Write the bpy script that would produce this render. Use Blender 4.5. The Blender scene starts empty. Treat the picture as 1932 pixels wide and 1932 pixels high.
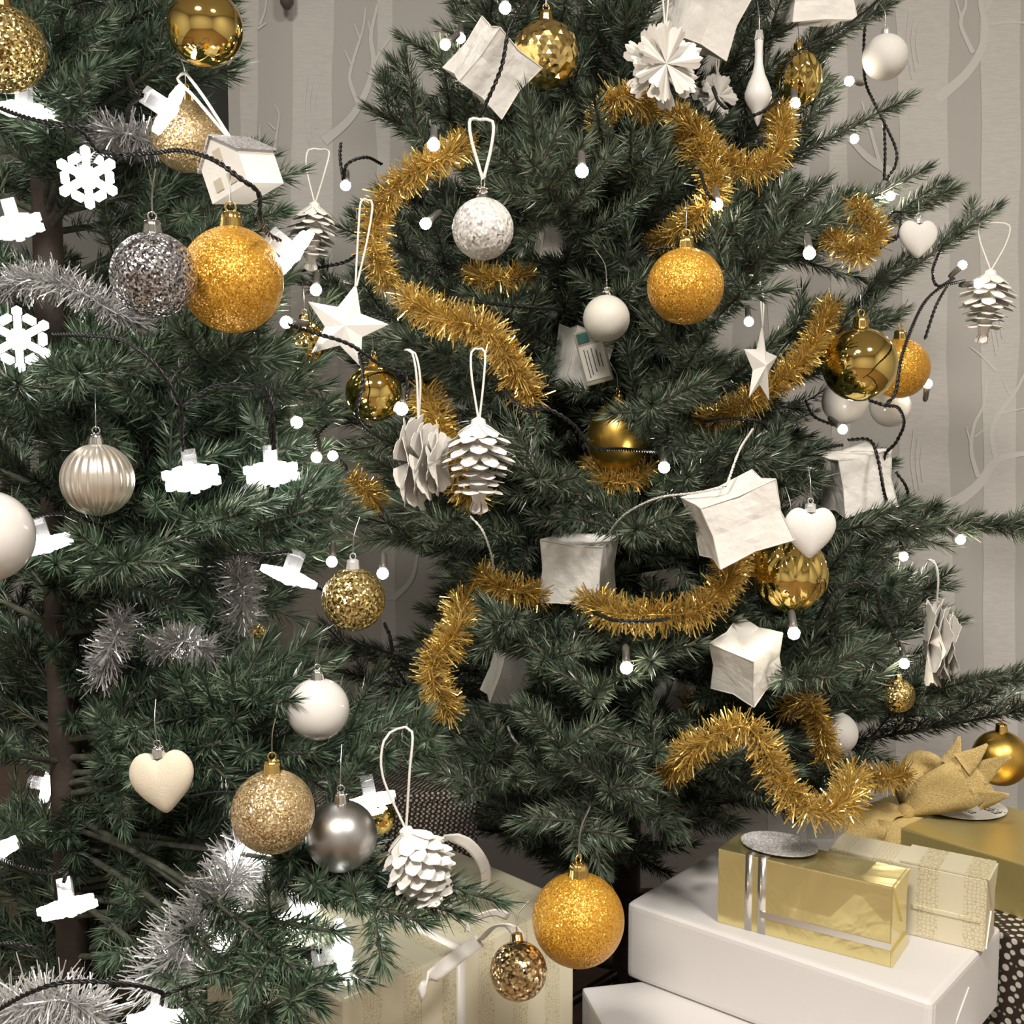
import bpy, bmesh, math, random
import numpy as np
from mathutils import Vector, Matrix, Quaternion, noise

random.seed(7)
rng = np.random.default_rng(11)
scene = bpy.context.scene
COL = scene.collection
PI = math.pi

# ------------------------------------------------------------------ camera, world, exposure
CAM_H, PITCH, FPX = 0.90, math.radians(5.0), 2140.0
cam_data = bpy.data.cameras.new('camera')
cam_data.sensor_width = 36.0
cam_data.lens = 36.0 * FPX / 1932.0
cam_data.clip_start = 0.02
cam = bpy.data.objects.new('camera', cam_data)
cam.location = (0, 0, CAM_H)
cam.rotation_euler = (PI / 2 - PITCH, 0, 0)
COL.objects.link(cam)
scene.camera = cam

world = bpy.data.worlds.new('room_air')
scene.world = world
world.use_nodes = True
world.node_tree.nodes['Background'].inputs[0].default_value = (1.0, 0.96, 0.9, 1)
world.node_tree.nodes['Background'].inputs[1].default_value = 0.0
vs = scene.view_settings
vs.view_transform = 'Standard'
vs.look = 'None'
vs.gamma = 1.0
vs.use_curve_mapping = False
vs.exposure = 0.48
LAMP_E = 82.0      # ceiling lamp diffusers
BULB_E = 50.0      # fairy light bulbs
FLAKE_E = 5.0     # snowflake lamps
scene.cycles.max_bounces = 8
scene.cycles.diffuse_bounces = 2
scene.cycles.glossy_bounces = 4
scene.cycles.transmission_bounces = 5
scene.cycles.sample_clamp_indirect = 6.0
scene.cycles.caustics_reflective = False
scene.cycles.caustics_refractive = False

CF = Vector((0, math.cos(PITCH), -math.sin(PITCH)))
CU = Vector((0, math.sin(PITCH), math.cos(PITCH)))
CR = Vector((1, 0, 0))
CO = Vector((0, 0, CAM_H))


def P(px, py, d):
    """a place seen at photo position (px, py), d metres in front of the camera"""
    return CO + CF * d + CR * ((px - 966) / FPX * d) - CU * ((py - 966) / FPX * d)


def PZ(px, py, z):
    v = CF + CR * ((px - 966) / FPX) - CU * ((py - 966) / FPX)
    return CO + v * ((z - CAM_H) / v.z)


def PY(px, py, y):
    v = CF + CR * ((px - 966) / FPX) - CU * ((py - 966) / FPX)
    return CO + v * (y / v.y)


def proj(A):
    A = np.asarray(A, float).reshape(-1, 3) - np.array(CO)
    d = A @ np.array(CF)
    d = np.where(np.abs(d) < 1e-6, 1e-6, d)
    return 966 + FPX * (A @ np.array(CR)) / d, 966 - FPX * (A @ np.array(CU)) / d, d


# ------------------------------------------------------------------ materials
MATS = {}


def new_mat(name):
    m = bpy.data.materials.new(name)
    m.use_nodes = True
    nt = m.node_tree
    b = nt.nodes['Principled BSDF']
    MATS[name] = m
    return m, nt, b


def N(nt, typ, **kw):
    n = nt.nodes.new(typ)
    for k, v in kw.items():
        if hasattr(n, k):
            setattr(n, k, v)
        else:
            n.inputs[k].default_value = v
    return n


def plain(name, col, rough=0.5, metal=0.0, bump=0.0, bscale=200.0, col2=None, nscale=40.0, spec=0.5, coat=0.0, trans=0.0):
    m, nt, b = new_mat(name)
    b.inputs['Base Color'].default_value = (*col, 1)
    b.inputs['Roughness'].default_value = rough
    b.inputs['Metallic'].default_value = metal
    b.inputs['Specular IOR Level'].default_value = spec
    b.inputs['Coat Weight'].default_value = coat
    b.inputs['Transmission Weight'].default_value = trans
    tc = N(nt, 'ShaderNodeTexCoord')
    if col2 is not None:
        nz = N(nt, 'ShaderNodeTexNoise', Scale=nscale, Detail=4.0)
        nt.links.new(tc.outputs['Object'], nz.inputs['Vector'])
        r = N(nt, 'ShaderNodeValToRGB')
        r.color_ramp.elements[0].position = 0.35
        r.color_ramp.elements[1].position = 0.65
        r.color_ramp.elements[0].color = (*col, 1)
        r.color_ramp.elements[1].color = (*col2, 1)
        nt.links.new(nz.outputs['Fac'], r.inputs['Fac'])
        nt.links.new(r.outputs['Color'], b.inputs['Base Color'])
    if bump > 0:
        nz = N(nt, 'ShaderNodeTexNoise', Scale=bscale, Detail=5.0)
        nt.links.new(tc.outputs['Object'], nz.inputs['Vector'])
        bp = N(nt, 'ShaderNodeBump', Strength=bump, Distance=0.002)
        nt.links.new(nz.outputs['Fac'], bp.inputs['Height'])
        nt.links.new(bp.outputs['Normal'], b.inputs['Normal'])
    return m


def glitter(name, dark, light, scale=900.0, k=1.2, rough=0.22, metal=0.75, pos=(0.2, 0.85)):
    """loose metallic flakes: every cell tilts its own way"""
    m, nt, b = new_mat(name)
    tc = N(nt, 'ShaderNodeTexCoord')
    vo = N(nt, 'ShaderNodeTexVoronoi', Scale=scale)
    nt.links.new(tc.outputs['Object'], vo.inputs['Vector'])
    sub = N(nt, 'ShaderNodeVectorMath', operation='SUBTRACT')
    sub.inputs[1].default_value = (0.5, 0.5, 0.5)
    nt.links.new(vo.outputs['Color'], sub.inputs[0])
    sc = N(nt, 'ShaderNodeVectorMath', operation='SCALE')
    sc.inputs['Scale'].default_value = k
    nt.links.new(sub.outputs[0], sc.inputs[0])
    geo = N(nt, 'ShaderNodeNewGeometry')
    add = N(nt, 'ShaderNodeVectorMath', operation='ADD')
    nt.links.new(geo.outputs['Normal'], add.inputs[0])
    nt.links.new(sc.outputs[0], add.inputs[1])
    nrm = N(nt, 'ShaderNodeVectorMath', operation='NORMALIZE')
    nt.links.new(add.outputs[0], nrm.inputs[0])
    nt.links.new(nrm.outputs[0], b.inputs['Normal'])
    sep = N(nt, 'ShaderNodeSeparateColor')
    nt.links.new(vo.outputs['Color'], sep.inputs[0])
    r = N(nt, 'ShaderNodeValToRGB')
    r.color_ramp.elements[0].position = pos[0]
    r.color_ramp.elements[1].position = pos[1]
    r.color_ramp.elements[0].color = (*dark, 1)
    r.color_ramp.elements[1].color = (*light, 1)
    nt.links.new(sep.outputs[0], r.inputs['Fac'])
    nt.links.new(r.outputs['Color'], b.inputs['Base Color'])
    b.inputs['Metallic'].default_value = metal
    b.inputs['Roughness'].default_value = rough
    return m


def emitter(name, col, e):
    m, nt, b = new_mat(name)
    b.inputs['Base Color'].default_value = (*col, 1)
    b.inputs['Emission Color'].default_value = (*col, 1)
    b.inputs['Emission Strength'].default_value = e
    return m


def island_mat(name, ramp, rough=0.45, metal=0.0, spec=0.5, trans=0.0):
    """one shade per needle or strip"""
    m, nt, b = new_mat(name)
    geo = N(nt, 'ShaderNodeNewGeometry')
    r = N(nt, 'ShaderNodeValToRGB')
    while len(r.color_ramp.elements) < len(ramp):
        r.color_ramp.elements.new(0.5)
    for e, (p, c) in zip(r.color_ramp.elements, ramp):
        e.position = p
        e.color = (*c, 1)
    nt.links.new(geo.outputs['Random Per Island'], r.inputs['Fac'])
    nt.links.new(r.outputs['Color'], b.inputs['Base Color'])
    b.inputs['Roughness'].default_value = rough
    b.inputs['Metallic'].default_value = metal
    b.inputs['Specular IOR Level'].default_value = spec
    return m


island_mat('needle_blue', [(0, (0.022, 0.045, 0.028)), (0.5, (0.086, 0.126, 0.084)), (0.85, (0.205, 0.245, 0.165)), (1, (0.36, 0.38, 0.27))], 0.3, 0, 0.7)
island_mat('needle_green', [(0, (0.02, 0.048, 0.028)), (0.5, (0.078, 0.132, 0.08)), (0.85, (0.19, 0.25, 0.16)), (1, (0.34, 0.38, 0.27))], 0.3, 0, 0.7)
island_mat('tinsel_gold', [(0, (0.72, 0.49, 0.12)), (0.5, (0.8, 0.57, 0.17)), (1, (0.88, 0.67, 0.25))], 0.26, 0.7)
island_mat('tinsel_silver', [(0, (0.66, 0.65, 0.64)), (0.5, (0.73, 0.72, 0.71)), (1, (0.8, 0.79, 0.78))], 0.22, 0.5)
plain('trunk_bark', (0.035, 0.024, 0.018), 0.7, 0, 0.6, 120, (0.075, 0.055, 0.042), 25)
plain('stem_green', (0.05, 0.06, 0.04), 0.8, 0, 0.5, 300, (0.12, 0.12, 0.085), 60)
plain('stem_brown', (0.045, 0.035, 0.025), 0.8, 0, 0.5, 300, (0.12, 0.105, 0.08), 60)
plain('wire_black', (0.008, 0.008, 0.008), 0.38)
plain('wire_white', (0.8, 0.77, 0.7), 0.5)
plain('wire_metal', (0.5, 0.5, 0.5), 0.3, 1.0)
plain('thread', (0.75, 0.73, 0.68), 0.7)
plain('cord_white', (0.86, 0.83, 0.77), 0.8)
plain('ribbon_white', (0.88, 0.84, 0.78), 0.35)
plain('cap_gold', (0.85, 0.6, 0.2), 0.18, 1.0)
plain('cap_silver', (0.8, 0.79, 0.77), 0.16, 1.0)
plain('cap_clear', (0.85, 0.84, 0.82), 0.12, 0.55, spec=0.8)
plain('gold_mirror', (0.85, 0.63, 0.2), 0.06, 1.0)
plain('gold_hammered', (0.92, 0.7, 0.27), 0.16, 1.0)
plain('gold_satin', (0.72, 0.46, 0.1), 0.34, 1.0)
plain('silver_satin', (0.5, 0.49, 0.48), 0.36, 1.0)
plain('champagne', (0.78, 0.72, 0.62), 0.3, 0.75)
plain('pearl', (0.82, 0.78, 0.74), 0.2, 0.0, coat=0.6)
plain('white_frost', (0.84, 0.8, 0.75), 0.75, 0, 0.25, 900)
plain('frost_glass', (0.72, 0.68, 0.6), 0.45, 0, 0.1, 1200)
plain('cream_flock', (0.86, 0.76, 0.6), 0.9, 0, 0.5, 1500)
plain('milk_glass', (0.85, 0.82, 0.78), 0.22, 0.0, coat=0.4)
plain('paper', (0.91, 0.87, 0.81), 0.85, 0, 0.15, 300)
plain('rice_paper', (0.88, 0.845, 0.785), 0.85, 0, 0.9, 70, (0.92, 0.89, 0.835), 60)
plain('tag_back', (0.84, 0.79, 0.69), 0.7)
plain('ink', (0.05, 0.04, 0.04), 0.6)
plain('burlap', (0.7, 0.47, 0.15), 0.9, 0, 1.0, 900, (0.85, 0.65, 0.3), 500)
plain('silver_ribbon', (0.8, 0.78, 0.73), 0.22, 0.9)
plain('battery_shell', (0.32, 0.29, 0.22), 0.4)
plain('battery_label', (0.66, 0.63, 0.57), 0.6)
plain('battery_green', (0.03, 0.12, 0.11), 0.4)
plain('clear_plastic', (0.9, 0.9, 0.92), 0.12, 0, spec=0.7, trans=0.75)
glitter('glitter_orange', (0.62, 0.28, 0.02), (0.9, 0.5, 0.08), 1000, 0.8, 0.3, 0.45)
glitter('glitter_champagne', (0.42, 0.28, 0.12), (0.85, 0.66, 0.39), 900, 0.85, 0.3, 0.6)
glitter('glitter_gold', (0.22, 0.14, 0.03), (0.95, 0.76, 0.34), 620, 1.0, 0.22, 0.85)
glitter('glitter_rose', (0.3, 0.19, 0.07), (0.95, 0.74, 0.42), 420, 1.2, 0.16, 0.95)
glitter('glitter_steel', (0.1, 0.09, 0.1), (0.75, 0.73, 0.74), 700, 0.9, 0.22, 0.85)
glitter('glitter_white', (0.72, 0.69, 0.66), (0.92, 0.9, 0.87), 420, 0.9, 0.3, 0.15)
glitter('glitter_silver', (0.62, 0.58, 0.57), (0.95, 0.92, 0.9), 800, 0.7, 0.35, 0.1)
glitter('glitter_roof', (0.32, 0.31, 0.32), (0.75, 0.73, 0.73), 800, 0.7, 0.3, 0.3)
emitter('bulb_light', (1.0, 0.9, 0.74), BULB_E)
emitter('flake_light', (1.0, 0.97, 0.93), FLAKE_E)
emitter('lamp_light', (1.0, 0.945, 0.87), LAMP_E)
plain('socket', (0.12, 0.11, 0.1), 0.25, 0, spec=0.6)
plain('white_wrap', (0.74, 0.705, 0.685), 0.5, 0, 0.25, 14)
plain('wall_plain', (0.6, 0.58, 0.55), 0.85)
plain('wall_paper', (0.57, 0.55, 0.515), 0.85)
plain('wall_grey', (0.36, 0.355, 0.33), 0.85)
plain('door_paint', (0.085, 0.09, 0.08), 0.6)
plain('ceiling_paint', (0.8, 0.78, 0.74), 0.9)


def foil(name, c1, c2, rough, metal, wr=0.35, wscale=16.0):
    m, nt, b = new_mat(name)
    tc = N(nt, 'ShaderNodeTexCoord')
    nz = N(nt, 'ShaderNodeTexNoise', Scale=wscale, Detail=3.0, Distortion=1.2)
    nt.links.new(tc.outputs['Object'], nz.inputs['Vector'])
    r = N(nt, 'ShaderNodeValToRGB')
    r.color_ramp.elements[0].color = (*c1, 1)
    r.color_ramp.elements[1].color = (*c2, 1)
    r.color_ramp.elements[0].position = 0.3
    r.color_ramp.elements[1].position = 0.7
    nt.links.new(nz.outputs['Fac'], r.inputs['Fac'])
    nt.links.new(r.outputs['Color'], b.inputs['Base Color'])
    vo = N(nt, 'ShaderNodeTexVoronoi', Scale=wscale * 1.4)
    nt.links.new(tc.outputs['Object'], vo.inputs['Vector'])
    ad = N(nt, 'ShaderNodeMath', operation='ADD')
    nt.links.new(nz.outputs['Fac'], ad.inputs[0])
    nt.links.new(vo.outputs['Distance'], ad.inputs[1])
    bp = N(nt, 'ShaderNodeBump', Strength=wr, Distance=0.004)
    nt.links.new(ad.outputs[0], bp.inputs['Height'])
    nt.links.new(bp.outputs['Normal'], b.inputs['Normal'])
    b.inputs['Roughness'].default_value = rough
    b.inputs['Metallic'].default_value = metal
    return m


foil('foil_gold', (0.79, 0.68, 0.32), (0.79, 0.68, 0.32), 0.26, 0.75, 0.6, 14)
foil('foil_deep', (0.69, 0.57, 0.23), (0.69, 0.57, 0.23), 0.36, 0.7, 0.3, 8)


def lattice_mat(name, ground, line, scale=150.0):
    m, nt, b = new_mat(name)
    tc = N(nt, 'ShaderNodeTexCoord')
    vo = N(nt, 'ShaderNodeTexVoronoi', Scale=scale, feature='DISTANCE_TO_EDGE')
    vo.inputs['Randomness'].default_value = 0.55
    nt.links.new(tc.outputs['Object'], vo.inputs['Vector'])
    r = N(nt, 'ShaderNodeValToRGB')
    r.color_ramp.elements[0].position = 0.05
    r.color_ramp.elements[1].position = 0.11
    r.color_ramp.elements[0].color = (*line, 1)
    r.color_ramp.elements[1].color = (*ground, 1)
    nt.links.new(vo.outputs['Distance'], r.inputs['Fac'])
    wv = N(nt, 'ShaderNodeTexWave', Scale=7.0, Distortion=0.0)
    nt.links.new(tc.outputs['Object'], wv.inputs['Vector'])
    st = N(nt, 'ShaderNodeMath', operation='GREATER_THAN')
    st.inputs[1].default_value = 0.55
    nt.links.new(wv.outputs['Fac'], st.inputs[0])
    mx = N(nt, 'ShaderNodeMix', data_type='RGBA')
    mx.inputs[6].default_value = (*ground, 1)
    nt.links.new(st.outputs[0], mx.inputs[0])
    nt.links.new(r.outputs['Color'], mx.inputs[7])
    nt.links.new(mx.outputs[2], b.inputs['Base Color'])
    nz = N(nt, 'ShaderNodeTexNoise', Scale=22.0, Detail=2.0)
    nt.links.new(tc.outputs['Object'], nz.inputs['Vector'])
    bp = N(nt, 'ShaderNodeBump', Strength=0.3, Distance=0.004)
    nt.links.new(nz.outputs['Fac'], bp.inputs['Height'])
    nt.links.new(bp.outputs['Normal'], b.inputs['Normal'])
    b.inputs['Roughness'].default_value = 0.38
    b.inputs['Metallic'].default_value = 0.25
    return m


lattice_mat('lattice_cream', (0.78, 0.71, 0.52), (0.6, 0.51, 0.29), 260.0)
lattice_mat('lattice_pale', (0.76, 0.71, 0.53), (0.6, 0.53, 0.32), 300.0)


def dotted_mat(name, scale):
    m, nt, b = new_mat(name)
    tc = N(nt, 'ShaderNodeTexCoord')
    mp = N(nt, 'ShaderNodeMapping')
    mp.inputs['Rotation'].default_value = (0.6, 0.5, 0.785)
    nt.links.new(tc.outputs['Object'], mp.inputs['Vector'])
    vo = N(nt, 'ShaderNodeTexVoronoi', Scale=scale)
    vo.inputs['Randomness'].default_value = 0.0
    nt.links.new(mp.outputs['Vector'], vo.inputs['Vector'])
    r = N(nt, 'ShaderNodeValToRGB')
    r.color_ramp.elements[0].position = 0.36
    r.color_ramp.elements[1].position = 0.44
    r.color_ramp.elements[0].color = (0.7, 0.66, 0.58, 1)
    r.color_ramp.elements[1].color = (0.045, 0.03, 0.022, 1)
    nt.links.new(vo.outputs['Distance'], r.inputs['Fac'])
    nt.links.new(r.outputs['Color'], b.inputs['Base Color'])
    b.inputs['Roughness'].default_value = 0.5
    return m


dotted_mat('dotted_brown', 110.0)
dotted_mat('dotted_fine', 250.0)


def wall_print(name, col, line):
    m, nt, b = new_mat(name)
    tc = N(nt, 'ShaderNodeTexCoord')
    mp = N(nt, 'ShaderNodeMapping')
    mp.inputs['Scale'].default_value = (45, 45, 420)
    nt.links.new(tc.outputs['Object'], mp.inputs['Vector'])
    nz = N(nt, 'ShaderNodeTexNoise', Scale=1.0, Detail=3.0)
    nt.links.new(mp.outputs['Vector'], nz.inputs['Vector'])
    r = N(nt, 'ShaderNodeValToRGB')
    r.color_ramp.elements[0].position = 0.4
    r.color_ramp.elements[1].position = 0.62
    r.color_ramp.elements[0].color = (*col, 1)
    r.color_ramp.elements[1].color = (*line, 1)
    nt.links.new(nz.outputs['Fac'], r.inputs['Fac'])
    nt.links.new(r.outputs['Color'], b.inputs['Base Color'])
    b.inputs['Roughness'].default_value = 0.8
    return m


wall_print('birch_ink', (0.73, 0.705, 0.665), (0.67, 0.65, 0.61))
plain('branch_ink', (0.76, 0.735, 0.695), 0.8)


def floor_mat():
    m, nt, b = new_mat('floor_wood')
    tc = N(nt, 'ShaderNodeTexCoord')
    mp = N(nt, 'ShaderNodeMapping')
    mp.inputs['Scale'].default_value = (2, 30, 2)
    nt.links.new(tc.outputs['Object'], mp.inputs['Vector'])
    nz = N(nt, 'ShaderNodeTexNoise', Scale=2.0, Detail=6.0)
    nt.links.new(mp.outputs['Vector'], nz.inputs['Vector'])
    r = N(nt, 'ShaderNodeValToRGB')
    r.color_ramp.elements[0].color = (0.1, 0.06, 0.035, 1)
    r.color_ramp.elements[1].color = (0.24, 0.16, 0.1, 1)
    nt.links.new(nz.outputs['Fac'], r.inputs['Fac'])
    nt.links.new(r.outputs['Color'], b.inputs['Base Color'])
    b.inputs['Roughness'].default_value = 0.4


floor_mat()


# ------------------------------------------------------------------ object helpers
def link(o, parent=None):
    COL.objects.link(o)
    if parent is not None:
        o.parent = parent
    return o


def np_mesh(name, V, F, mat, smooth=False):
    V = np.asarray(V, np.float32)
    F = np.asarray(F, np.int32)
    me = bpy.data.meshes.new(name)
    me.vertices.add(len(V))
    me.vertices.foreach_set('co', V.ravel())
    k = F.shape[1]
    me.loops.add(F.size)
    me.polygons.add(len(F))
    me.polygons.foreach_set('loop_start', np.arange(0, F.size, k, dtype=np.int32))
    me.loops.foreach_set('vertex_index', F.ravel())
    if smooth:
        me.polygons.foreach_set('use_smooth', np.ones(len(F), bool))
    me.update(calc_edges=True)
    me.materials.append(MATS[mat])
    return me


def py_mesh(name, V, F, mat, smooth=False):
    me = bpy.data.meshes.new(name)
    me.from_pydata([tuple(v) for v in V], [], F)
    if smooth:
        for p in me.polygons:
            p.use_smooth = True
    me.materials.append(MATS[mat])
    me.update()
    return me


def obj(name, me, parent=None, loc=None, rot=None):
    o = bpy.data.objects.new(name, me)
    link(o, parent)
    if loc is not None:
        o.location = loc
    if rot is not None:
        if isinstance(rot, Quaternion):
            o.rotation_mode = 'QUATERNION'
            o.rotation_quaternion = rot
        else:
            o.rotation_euler = rot
    return o


def tag(o, label, cat, group=None):
    o['label'] = label
    o['category'] = cat
    if group:
        o['group'] = group
    return o


def thing(name, label, cat, loc=(0, 0, 0), rot=None, group=None):
    return tag(obj(name, None, None, loc, rot), label, cat, group)


def structure(o):
    o['kind'] = 'structure'
    return o


def bm_mesh(name, bm, mat, smooth=False):
    bmesh.ops.recalc_face_normals(bm, faces=bm.faces)
    me = bpy.data.meshes.new(name)
    bm.to_mesh(me)
    bm.free()
    if smooth:
        for p in me.polygons:
            p.use_smooth = True
    me.materials.append(MATS[mat])
    return me


def box_mesh(name, sx, sy, sz, mat, bevel=0.0, center=True, seg=2):
    bm = bmesh.new()
    bmesh.ops.create_cube(bm, size=1.0)
    for v in bm.verts:
        v.co.x *= sx
        v.co.y *= sy
        v.co.z = v.co.z * sz + (0 if center else sz / 2)
    if bevel > 0:
        bmesh.ops.bevel(bm, geom=bm.edges[:], offset=bevel, segments=seg, affect='EDGES', profile=0.6)
    return bm_mesh(name, bm, mat)


def tube_np(path, rad, sides=6, cap=True):
    path = np.asarray(path, float)
    n = len(path)
    rad = np.full(n, rad) if np.isscalar(rad) else np.asarray(rad, float)
    T = np.gradient(path, axis=0)
    T /= np.linalg.norm(T, axis=1)[:, None] + 1e-12
    ref = np.array([0.13, 0.21, 0.97])
    if abs(T[0] @ ref) > 0.9:
        ref = np.array([0.9, 0.2, 0.1])
    nrm = np.cross(T[0], ref)
    nrm /= np.linalg.norm(nrm)
    Ns = []
    for i in range(n):
        nrm = nrm - T[i] * (nrm @ T[i])
        nrm /= np.linalg.norm(nrm) + 1e-12
        Ns.append(nrm.copy())
    Ns = np.array(Ns)
    Bs = np.cross(T, Ns)
    a = np.linspace(0, 2 * PI, sides, endpoint=False)
    V = (path[:, None, :] + rad[:, None, None] * (np.cos(a)[None, :, None] * Ns[:, None, :] + np.sin(a)[None, :, None] * Bs[:, None, :])).reshape(-1, 3)
    F = []
    for i in range(n - 1):
        for j in range(sides):
            k = (j + 1) % sides
            F.append((i * sides + j, i * sides + k, (i + 1) * sides + k, (i + 1) * sides + j))
    return V, np.array(F, np.int32)


def merge_np(parts):
    Vs, Fs, o = [], [], 0
    for V, F in parts:
        Vs.append(V)
        Fs.append(np.asarray(F) + o)
        o += len(V)
    return np.concatenate(Vs), np.concatenate(Fs)


def smooth_path(pts, step=0.006):
    """Catmull-Rom through the points, resampled"""
    p = np.array([np.array(q, float) for q in pts])
    if len(p) == 2:
        L = np.linalg.norm(p[1] - p[0])
        t = np.linspace(0, 1, max(3, int(L / step)))
        return p[0] + (p[1] - p[0]) * t[:, None]
    e = np.concatenate([[2 * p[0] - p[1]], p, [2 * p[-1] - p[-2]]])
    out = []
    for i in range(len(p) - 1):
        a, b, c, d = e[i], e[i + 1], e[i + 2], e[i + 3]
        n = max(2, int(np.linalg.norm(c - b) / step))
        t = np.linspace(0, 1, n, endpoint=False)[:, None]
        out.append(0.5 * ((2 * b) + (c - a) * t + (2 * a - 5 * b + 4 * c - d) * t ** 2 + (3 * b - a - 3 * c + d) * t ** 3))
    out.append(p[-1][None])
    return np.concatenate(out)


def lathe(prof, seg=40):
    """prof: list of (r, z) from top to bottom"""
    V, F = [], []
    n = len(prof)
    for r, z in prof:
        for j in range(seg):
            a = 2 * PI * j / seg
            V.append((r * math.cos(a), r * math.sin(a), z))
    for i in range(n - 1):
        for j in range(seg):
            k = (j + 1) % seg
            F.append((i * seg + j, (i + 1) * seg + j, (i + 1) * seg + k, i * seg + k))
    return V, F


# ------------------------------------------------------------------ the room
WALL_Y = 2.10
XL = PY(447, 966, WALL_Y).x


def slab(name, x0, x1, y0, y1, z0, z1, mat):
    me = box_mesh(name, x1 - x0, y1 - y0, z1 - z0, mat)
    return structure(obj(name, me, None, ((x0 + x1) / 2, (y0 + y1) / 2, (z0 + z1) / 2)))


slab('floor', -2.4, 2.4, -2.6, 3.1, -0.05, 0.0, 'floor_wood')
slab('ceiling', -2.4, 2.4, -2.6, 3.1, 2.5, 2.55, 'ceiling_paint')
wall_back = slab('wall_back', XL, 2.4, WALL_Y, WALL_Y + 0.1, 0, 2.5, 'wall_paper')
slab('wall_recess', -2.4, XL + 0.3, 2.95, 3.05, 0, 2.5, 'wall_grey')
slab('wall_left', -2.4, -2.3, -2.6, 3.05, 0, 2.5, 'wall_plain')
slab('wall_right', 2.3, 2.4, -2.6, WALL_Y + 0.1, 0, 2.5, 'wall_plain')
slab('wall_front', -2.4, 2.4, -2.6, -2.5, 0, 2.5, 'wall_plain')
slab('wall_return', XL + 0.2, XL + 0.3, WALL_Y + 0.1, 3.05, 0, 2.5, 'wall_grey')
# grey-green door in the recess behind the smaller tree
dx0, dx1 = PY(372, 966, 2.9).x, PY(470, 966, 2.9).x + 0.5
door = structure(obj('door_1', box_mesh('door_leaf', dx1 - dx0, 0.05, 2.05, 'door_paint', 0.004), None, ((dx0 + dx1) / 2, 2.92, 1.025)))
obj('door_panel', box_mesh('door_panel', (dx1 - dx0) * 0.7, 0.012, 0.8, 'door_paint', 0.004), door, (0.02, -0.03, 0.45))
obj('door_panel', box_mesh('door_panel', (dx1 - dx0) * 0.7, 0.012, 0.7, 'door_paint', 0.004), door, (0.02, -0.03, -0.5))
slab('baseboard_back', XL, 2.3, WALL_Y - 0.015, WALL_Y, 0, 0.09, 'ceiling_paint')

# wallpaper print: pale birch trunks and bare branches lying on the paper
_layer = [0]


def wall_local(px, py):
    v = PY(px, py, WALL_Y) - wall_back.location
    return v.x, v.z


def paper_print(name, poly, mat):
    """closed polygon (local x, z) printed on the wall"""
    _layer[0] += 1
    y = -0.05 - 0.0004 - 0.00004 * _layer[0]
    n = len(poly) // 2
    V = [(x, y, z) for x, z in poly]
    F = [(i, i + 1, len(poly) - 2 - i, len(poly) - 1 - i) for i in range(n - 1)]
    obj(name, py_mesh(name, V, F, mat), wall_back)


def birch(x0, x1, top=-420, bottom=2100, wob=5):
    ys = np.arange(top, bottom, 55)
    o1 = np.cumsum(rng.normal(0, wob * 0.35, len(ys)))
    o1 -= np.linspace(0, o1[-1], len(ys))
    o2 = np.cumsum(rng.normal(0, wob * 0.35, len(ys)))
    o2 -= np.linspace(0, o2[-1], len(ys))
    left = [wall_local(x0 + a, y) for a, y in zip(o1, ys)]
    right = [wall_local(x1 + a, y) for a, y in zip(o2, ys)]
    paper_print('birch_print', left + right[::-1], 'birch_ink')


def stroke(pts, w0, w1, name='branch_print'):
    p = smooth_path([(x, y, 0) for x, y in pts], 9.0)
    T = np.gradient(p, axis=0)
    T /= np.linalg.norm(T, axis=1)[:, None] + 1e-9
    Nn = np.stack([-T[:, 1], T[:, 0]], 1)
    w = np.linspace(w0, w1, len(p))[:, None] / 2
    L = [wall_local(*q) for q in (p[:, :2] + Nn * w)]
    R = [wall_local(*q) for q in (p[:, :2] - Nn * w)]
    paper_print(name, L + R[::-1], 'branch_ink')


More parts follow.
